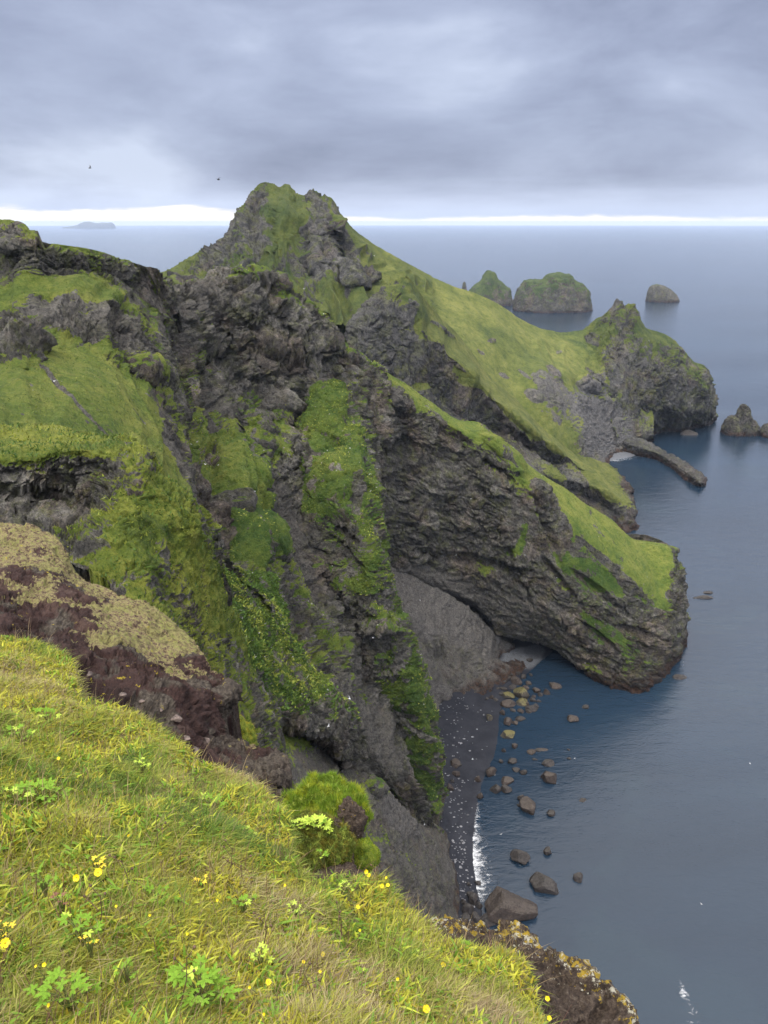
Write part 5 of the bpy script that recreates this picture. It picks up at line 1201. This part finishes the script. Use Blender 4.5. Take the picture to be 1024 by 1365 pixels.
FL = [(102,1170,13,"big yellow flower left of the yellow leaved plant at the left"),(131,1163,15,"big yellow flower standing on the yellow leaves at the left"),(138,1155,9,"small flower leaning over the double yellow one"),
 (7,1257,18,"large yellow flower at the left edge of the view"),(149,1082,11,"single flat yellow flower in the upper left of the slope"),(165,1114,6,"left flower of a close pair in mid slope"),(172,1114,6,"right flower of a close pair in mid slope"),
 (218,1118,8,"yellow flower above another one in mid slope"),(214,1138,7,"yellow flower straight below its twin in mid slope"),(307,1122,8,"upper yellow flower near the soil edge"),(313,1132,8,"lower yellow flower near the soil edge"),
 (59,1286,8,"yellow flower above the bottom left leaf clump"),(48,1288,5,SF),(358,1309,11,"yellow flower in the bottom middle of the slope"),(441,1337,9,"yellow flower on a tall stalk at the bottom right of centre"),
 (423,1354,12,"lowest big yellow flower at the bottom edge"),(430,1272,9,"yellow flower above the tall stalked one"),(427,1295,6,SF),(333,1316,6,SF),(405,1282,6,SF),(78,1011,6,SF),(6,942,7,SF),(20,1000,5,SF),
 (509,1181,8,"left flower of the row on the right hand grass edge"),(517,1180,7,"right flower of the row on the right hand grass edge"),(488,1162,8,"upper yellow flower at the top of the right hand grass edge"),(492,1167,8,"flower just below the upper one on the right hand grass edge"),
 (515,1170,5,SF),(477,1209,8,"lone yellow flower under the right hand grass edge"),(591,1286,10,"yellow flower beside the lava outcrop"),(568,1345,14,"bright round yellow flower at the bottom right"),
 (730,1331,9,"yellow flower in front of the lava outcrop face"),(732,1357,9,"yellow flower at the bottom corner of the grass"),(239,1194,6,SF),(110,1310,6,SF),(155,1208,5,SF),(200,1220,5,SF),(352,1352,6,SF),(290,1200,5,SF),(250,1245,5,SF),(65,1340,7,SF),(480,1240,5,SF),(530,1305,6,SF),(380,1180,5,SF)]
for i, f in enumerate(FL): flower(*f[:4], seed=900 + i)

# dark dead flower stalks
for i, (x, y, L) in enumerate([(205,1130,.28),(300,1160,.24),(318,1170,.2),(420,1340,.26),(455,1230,.18),(240,1320,.24),(130,1225,.2),(498,1175,.2),(170,1175,.2),(350,1250,.22)]):
    r = np.random.default_rng(i + 50); b = on_slope(x, y + 14)
    e = np.array([r.uniform(-.03, .05), 0, L * .75]); root = bpy.data.objects.new("dead_flower_stalk", None); COL.objects.link(root); root.location = b; root.empty_display_size = .03
    tag(root, "thin dark dead stalk with brown seed heads rising from the near grass", "dead stalk", "dead flower stalks in the grass")
    V, F = tube([(0, 0, -.02), e * .5 + [.01, 0, 0], e], .0022, .0013); link("stalk", mesh_np("stalk", V, F), M['drystem'], root)
    for j in range(3):
        s = .55 + .2 * j; q = e * s; tip = q + [r.uniform(-.05, .05), r.uniform(-.02, .02), .04]
        V, F = tube([q, tip], .0013, .001); V2, F2 = ico(1)
        link("seed_head", mesh_np("seed_head", np.concatenate([V, V2 * .0055 + tip]), np.concatenate([np.concatenate([F[:, [0, 1, 2]], F[:, [0, 2, 3]]]), F2 + len(V)])), M['drystem'], root)

# ------------------------------------------------------------------ birds
def wing_mesh(sgn):
    st = [(0, .0, .17, 0), (.25, .03, .17, .05), (.5, .06, .15, .09), (.75, -.02, .11, .06), (1.0, -.14, .02, 0)]
    V, F = [], []
    for s, fy, ch, z in st:
        V += [(sgn * (s * .62 + .05), fy + ch / 2, z), (sgn * (s * .62 + .05), fy, z + .018), (sgn * (s * .62 + .05), fy - ch / 2, z), (sgn * (s * .62 + .05), fy, z - .006)]
    for i in range(4):
        for j in range(4): F.append([i * 4 + j, i * 4 + (j + 1) % 4, (i + 1) * 4 + (j + 1) % 4, (i + 1) * 4 + j])
    F.append([16, 17, 18, 19]); return mesh_np("wing", np.array(V), np.array(F))
WM = [wing_mesh(-1), wing_mesh(1)]; WD = [m.copy() for m in WM]
for m in WM: m.materials.append(M['gullgrey'])
for m in WD: m.materials.append(M['darkbird'])
def body_mesh():
    V, F = ico(3); P = V.copy(); y = V[:, 1]
    P[:, 1] = y * .26; w = .075 * (1 - .25 * y); w = np.where(y < -.5, w * (1 - .3 * (-.5 - y)), w); P[:, 0] = V[:, 0] * w; P[:, 2] = V[:, 2] * w * .95
    hd = (y > .55); P[hd, 2] += .02 * ((y[hd] - .55) / .45)
    tl = y < -.6; P[tl, 0] *= 1.4; P[tl, 2] *= .4
    b = len(P); P = np.concatenate([P, [[.012, .25, .02], [-.012, .25, .02], [0, .25, .0], [0, .32, .005]]]); F = np.concatenate([F, [[b, b + 1, b + 3], [b + 1, b + 2, b + 3], [b + 2, b, b + 3]]])
    return mesh_np("body", P, F)
BW = body_mesh(); BD = BW.copy(); BW.materials.append(M['gull']); BD.materials.append(M['darkbird'])
def bird(x, y, D, w, label, seed, dark=False, grp="gulls over the cliffs and the cove"):
    r = np.random.default_rng(seed); c = pt(x, y, D); t = np.linalg.norm(c - [0, 0, EYE]); s = min(max(w * t / FPX / 1.3, .8), 3.0)
    root = bpy.data.objects.new("seabird" if dark else "gull", None); COL.objects.link(root); root.location = c; root.scale = (s, s, s); root.empty_display_size = .3
    root.rotation_euler = (r.uniform(-.2, .2), r.uniform(-.5, .5), r.uniform(-2, 2)); tag(root, label, "bird", grp)
    o = bpy.data.objects.new("body", BD if dark else BW); COL.objects.link(o); o.parent = root
    for k in range(2):
        q = bpy.data.objects.new("wing", (WD if dark else WM)[k]); COL.objects.link(q); q.parent = root; q.rotation_euler = (0, (-.3 if k else .3), 0)
bird(120, 224, 110, 6, "dark bird gliding in the sky at the upper left", 1, True, "dark seabirds against the clouds")
bird(291.5, 239.5, 100, 7, "grey bird banking in the sky left of the mountain top", 2, True, "dark seabirds against the clouds")
SG = "small white gull gliding in front of the dark cliffs"
GU = [(630,1012,215,6,"white gull with spread wings gliding over the black sand beach"),(72,508,95,5,"white gull over the green bowl at the left"),(499,341,560,4,"white gull near the mountain's grassy shoulder"),(466,931,120,5,"white gull over the dark gully, the upper of two"),
 (438,968,110,5,"white gull in the dark hollow under the plant covered spur"),(274,619,140,5,"white gull on the green step left of the dark cliff"),(566,1099,190,4,"white gull just above the foot of the buttress"),
 (668,1112,180,4,"white gull over the near shallow water"),(766,1011,235,4,"white gull skimming the middle of the cove"),(1000,1018,240,4,"white gull over the open sea at the right"),(935,1205,170,4,"white gull low over the near sea at the right"),(951,1086,0,0,""),
 (628,665,290,4,SG),(520,560,270,4,SG),(405,385,230,3,SG),(608,740,290,3,SG),(497,850,170,3,SG),(700,740,290,3,SG),(742,770,280,3,SG),(560,800,270,3,SG),(340,655,170,3,SG)]
for i, g in enumerate(GU):
    if g[3]: bird(*g, seed=60 + i)
# ------------------------------------------------------------------ sky, sun, air
SUN_EL, SUN_AZ = math.radians(58), math.radians(-150)   # azimuth from north (+Y), clockwise
w = bpy.data.worlds.new("World"); scene.world = w; w.use_nodes = True
t = NT(w); bg = t.n['Background']
sky = t.new('ShaderNodeTexSky', sky_type='NISHITA'); sky.sun_disc = False
sky.sun_elevation = SUN_EL; sky.sun_rotation = SUN_AZ; sky.altitude = 200; sky.dust_density = 2
tc = t.new('ShaderNodeTexCoord'); g = tc.outputs['Generated']
s = t.new('ShaderNodeSeparateXYZ'); t.l.new(g, s.inputs[0]); Zc = s.outputs[2]
zz = t.math('MAXIMUM', t.math('ADD', Zc, .045), .02)
u = t.math('DIVIDE', s.outputs[0], zz); v = t.math('DIVIDE', s.outputs[1], zz)
cv = t.new('ShaderNodeCombineXYZ'); t.l.new(u, cv.inputs[0]); t.l.new(v, cv.inputs[1])
n1 = t.noise(t.scale(cv.outputs[0], (.34, .26, 1)), 1, 6, .55, .15)
n2 = t.noise(t.scale(cv.outputs[0], (.11, .10, 1)), 1, 4, .5, .5)
# upright structure of the clouds low over the horizon
n3 = t.noise(t.scale(g, (2.9, 2.9, 8.0)), 1, 7, .55, .25)
nn = t.math('ADD', t.math('MULTIPLY', n1, .14), t.math('ADD', t.math('MULTIPLY', n2, .16), t.math('MULTIPLY', n3, .70)))
cloud = t.ramp(nn, [(.36, (.20, .228, .325)), (.45, (.265, .30, .415)), (.54, (.335, .378, .505)), (.64, (.475, .53, .66))])
# pale band under the cloud base near the horizon
hn = t.noise(t.scale(g, (5, 5, 30)), 1, 5, .6, .3)
zb = t.math('ADD', Zc, t.math('MULTIPLY', t.math('SUBTRACT', hn, .5), .03))
low = t.math('SUBTRACT', 1, t.step(zb, .012, .055))
cloud = t.mix(t.math('MULTIPLY', low, .6), cloud, (.62, .70, .88))
gx = t.math('MULTIPLY', t.step(s.outputs[0], .0, -.3), .0085)
gap = t.math('SUBTRACT', 1, t.step(t.math('SUBTRACT', zb, gx), .002, .0085))
cloud = t.mix(gap, cloud, (.98, .90, .74))
lift = t.new('ShaderNodeMapRange'); t.inp(lift, 'Value', Zc); lift.inputs[1].default_value = .24; lift.inputs[2].default_value = .62; lift.inputs[3].default_value = 1; lift.inputs[4].default_value = 5.6
# thinner, whiter cloud overhead, and brighter towards the hidden sun behind the camera
warm = t.mix(t.step(Zc, .24, .6), (1, 1, 1), (1.22, 1.04, .76))
cloud = t.mix(1, cloud, warm, 'MULTIPLY')
south = t.math('ADD', 1, t.math('MULTIPLY', t.step(s.outputs[1], 0, -.8), .6))
cl = t.new('ShaderNodeVectorMath', operation='SCALE'); t.l.new(cloud, cl.inputs[0]); t.l.new(t.math('MULTIPLY', lift.outputs[0], south), cl.inputs[3])
clk = t.new('ShaderNodeVectorMath', operation='SCALE'); t.l.new(cl.outputs[0], clk.inputs[0]); clk.inputs[3].default_value = 9.0
mixs = t.mix(.93, sky.outputs[0], clk.outputs[0])
t.l.new(mixs, bg.inputs['Color']); bg.inputs['Strength'].default_value = .115
sl = bpy.data.lights.new("sun", 'SUN'); sl.energy = 1.5; sl.angle = math.radians(14); sl.color = (1, .96, .88)
so = bpy.data.objects.new("sun", sl); COL.objects.link(so)
d = Vector((math.sin(SUN_AZ) * math.cos(SUN_EL), math.cos(SUN_AZ) * math.cos(SUN_EL), math.sin(SUN_EL)))
so.rotation_euler = d.to_track_quat('Z', 'Y').to_euler(); so.location = (0, 0, 400)

# air
HZ = 62000.0
def haze_box():
    z0, z1 = -8.0, 262.0
    V = [(x, y, z) for z in (z0, z1) for x, y in ((-HZ, -HZ), (HZ, -HZ), (HZ, HZ), (-HZ, HZ))]
    F = [(3, 2, 1, 0), (4, 5, 6, 7), (0, 1, 5, 4), (1, 2, 6, 5), (2, 3, 7, 6), (3, 0, 4, 7)]
    me = bpy.data.meshes.new("haze"); me.from_pydata(V, [], F); me.update()
    m = bpy.data.materials.new("sea_air"); m.use_nodes = True; nt = m.node_tree
    nt.nodes.clear(); out = nt.nodes.new('ShaderNodeOutputMaterial'); pv = nt.nodes.new('ShaderNodeVolumePrincipled')
    pv.inputs['Color'].default_value = (.62, .76, 1.0, 1); pv.inputs['Density'].default_value = HAZE; pv.inputs['Anisotropy'].default_value = .0
    nt.links.new(pv.outputs[0], out.inputs['Volume'])
    o = link("haze", me, m); tag(o, "faint bluish sea haze over the whole bay", "haze", kind="stuff"); return o
HAZE = 0.000028
haze_box()
vs = scene.view_settings; vs.view_transform = 'Standard'; vs.look = 'None'; vs.exposure = 0.45; vs.gamma = 1
scene.cycles.max_bounces = 5; scene.cycles.diffuse_bounces = 3; scene.cycles.glossy_bounces = 2
scene.cycles.transparent_max_bounces = 8
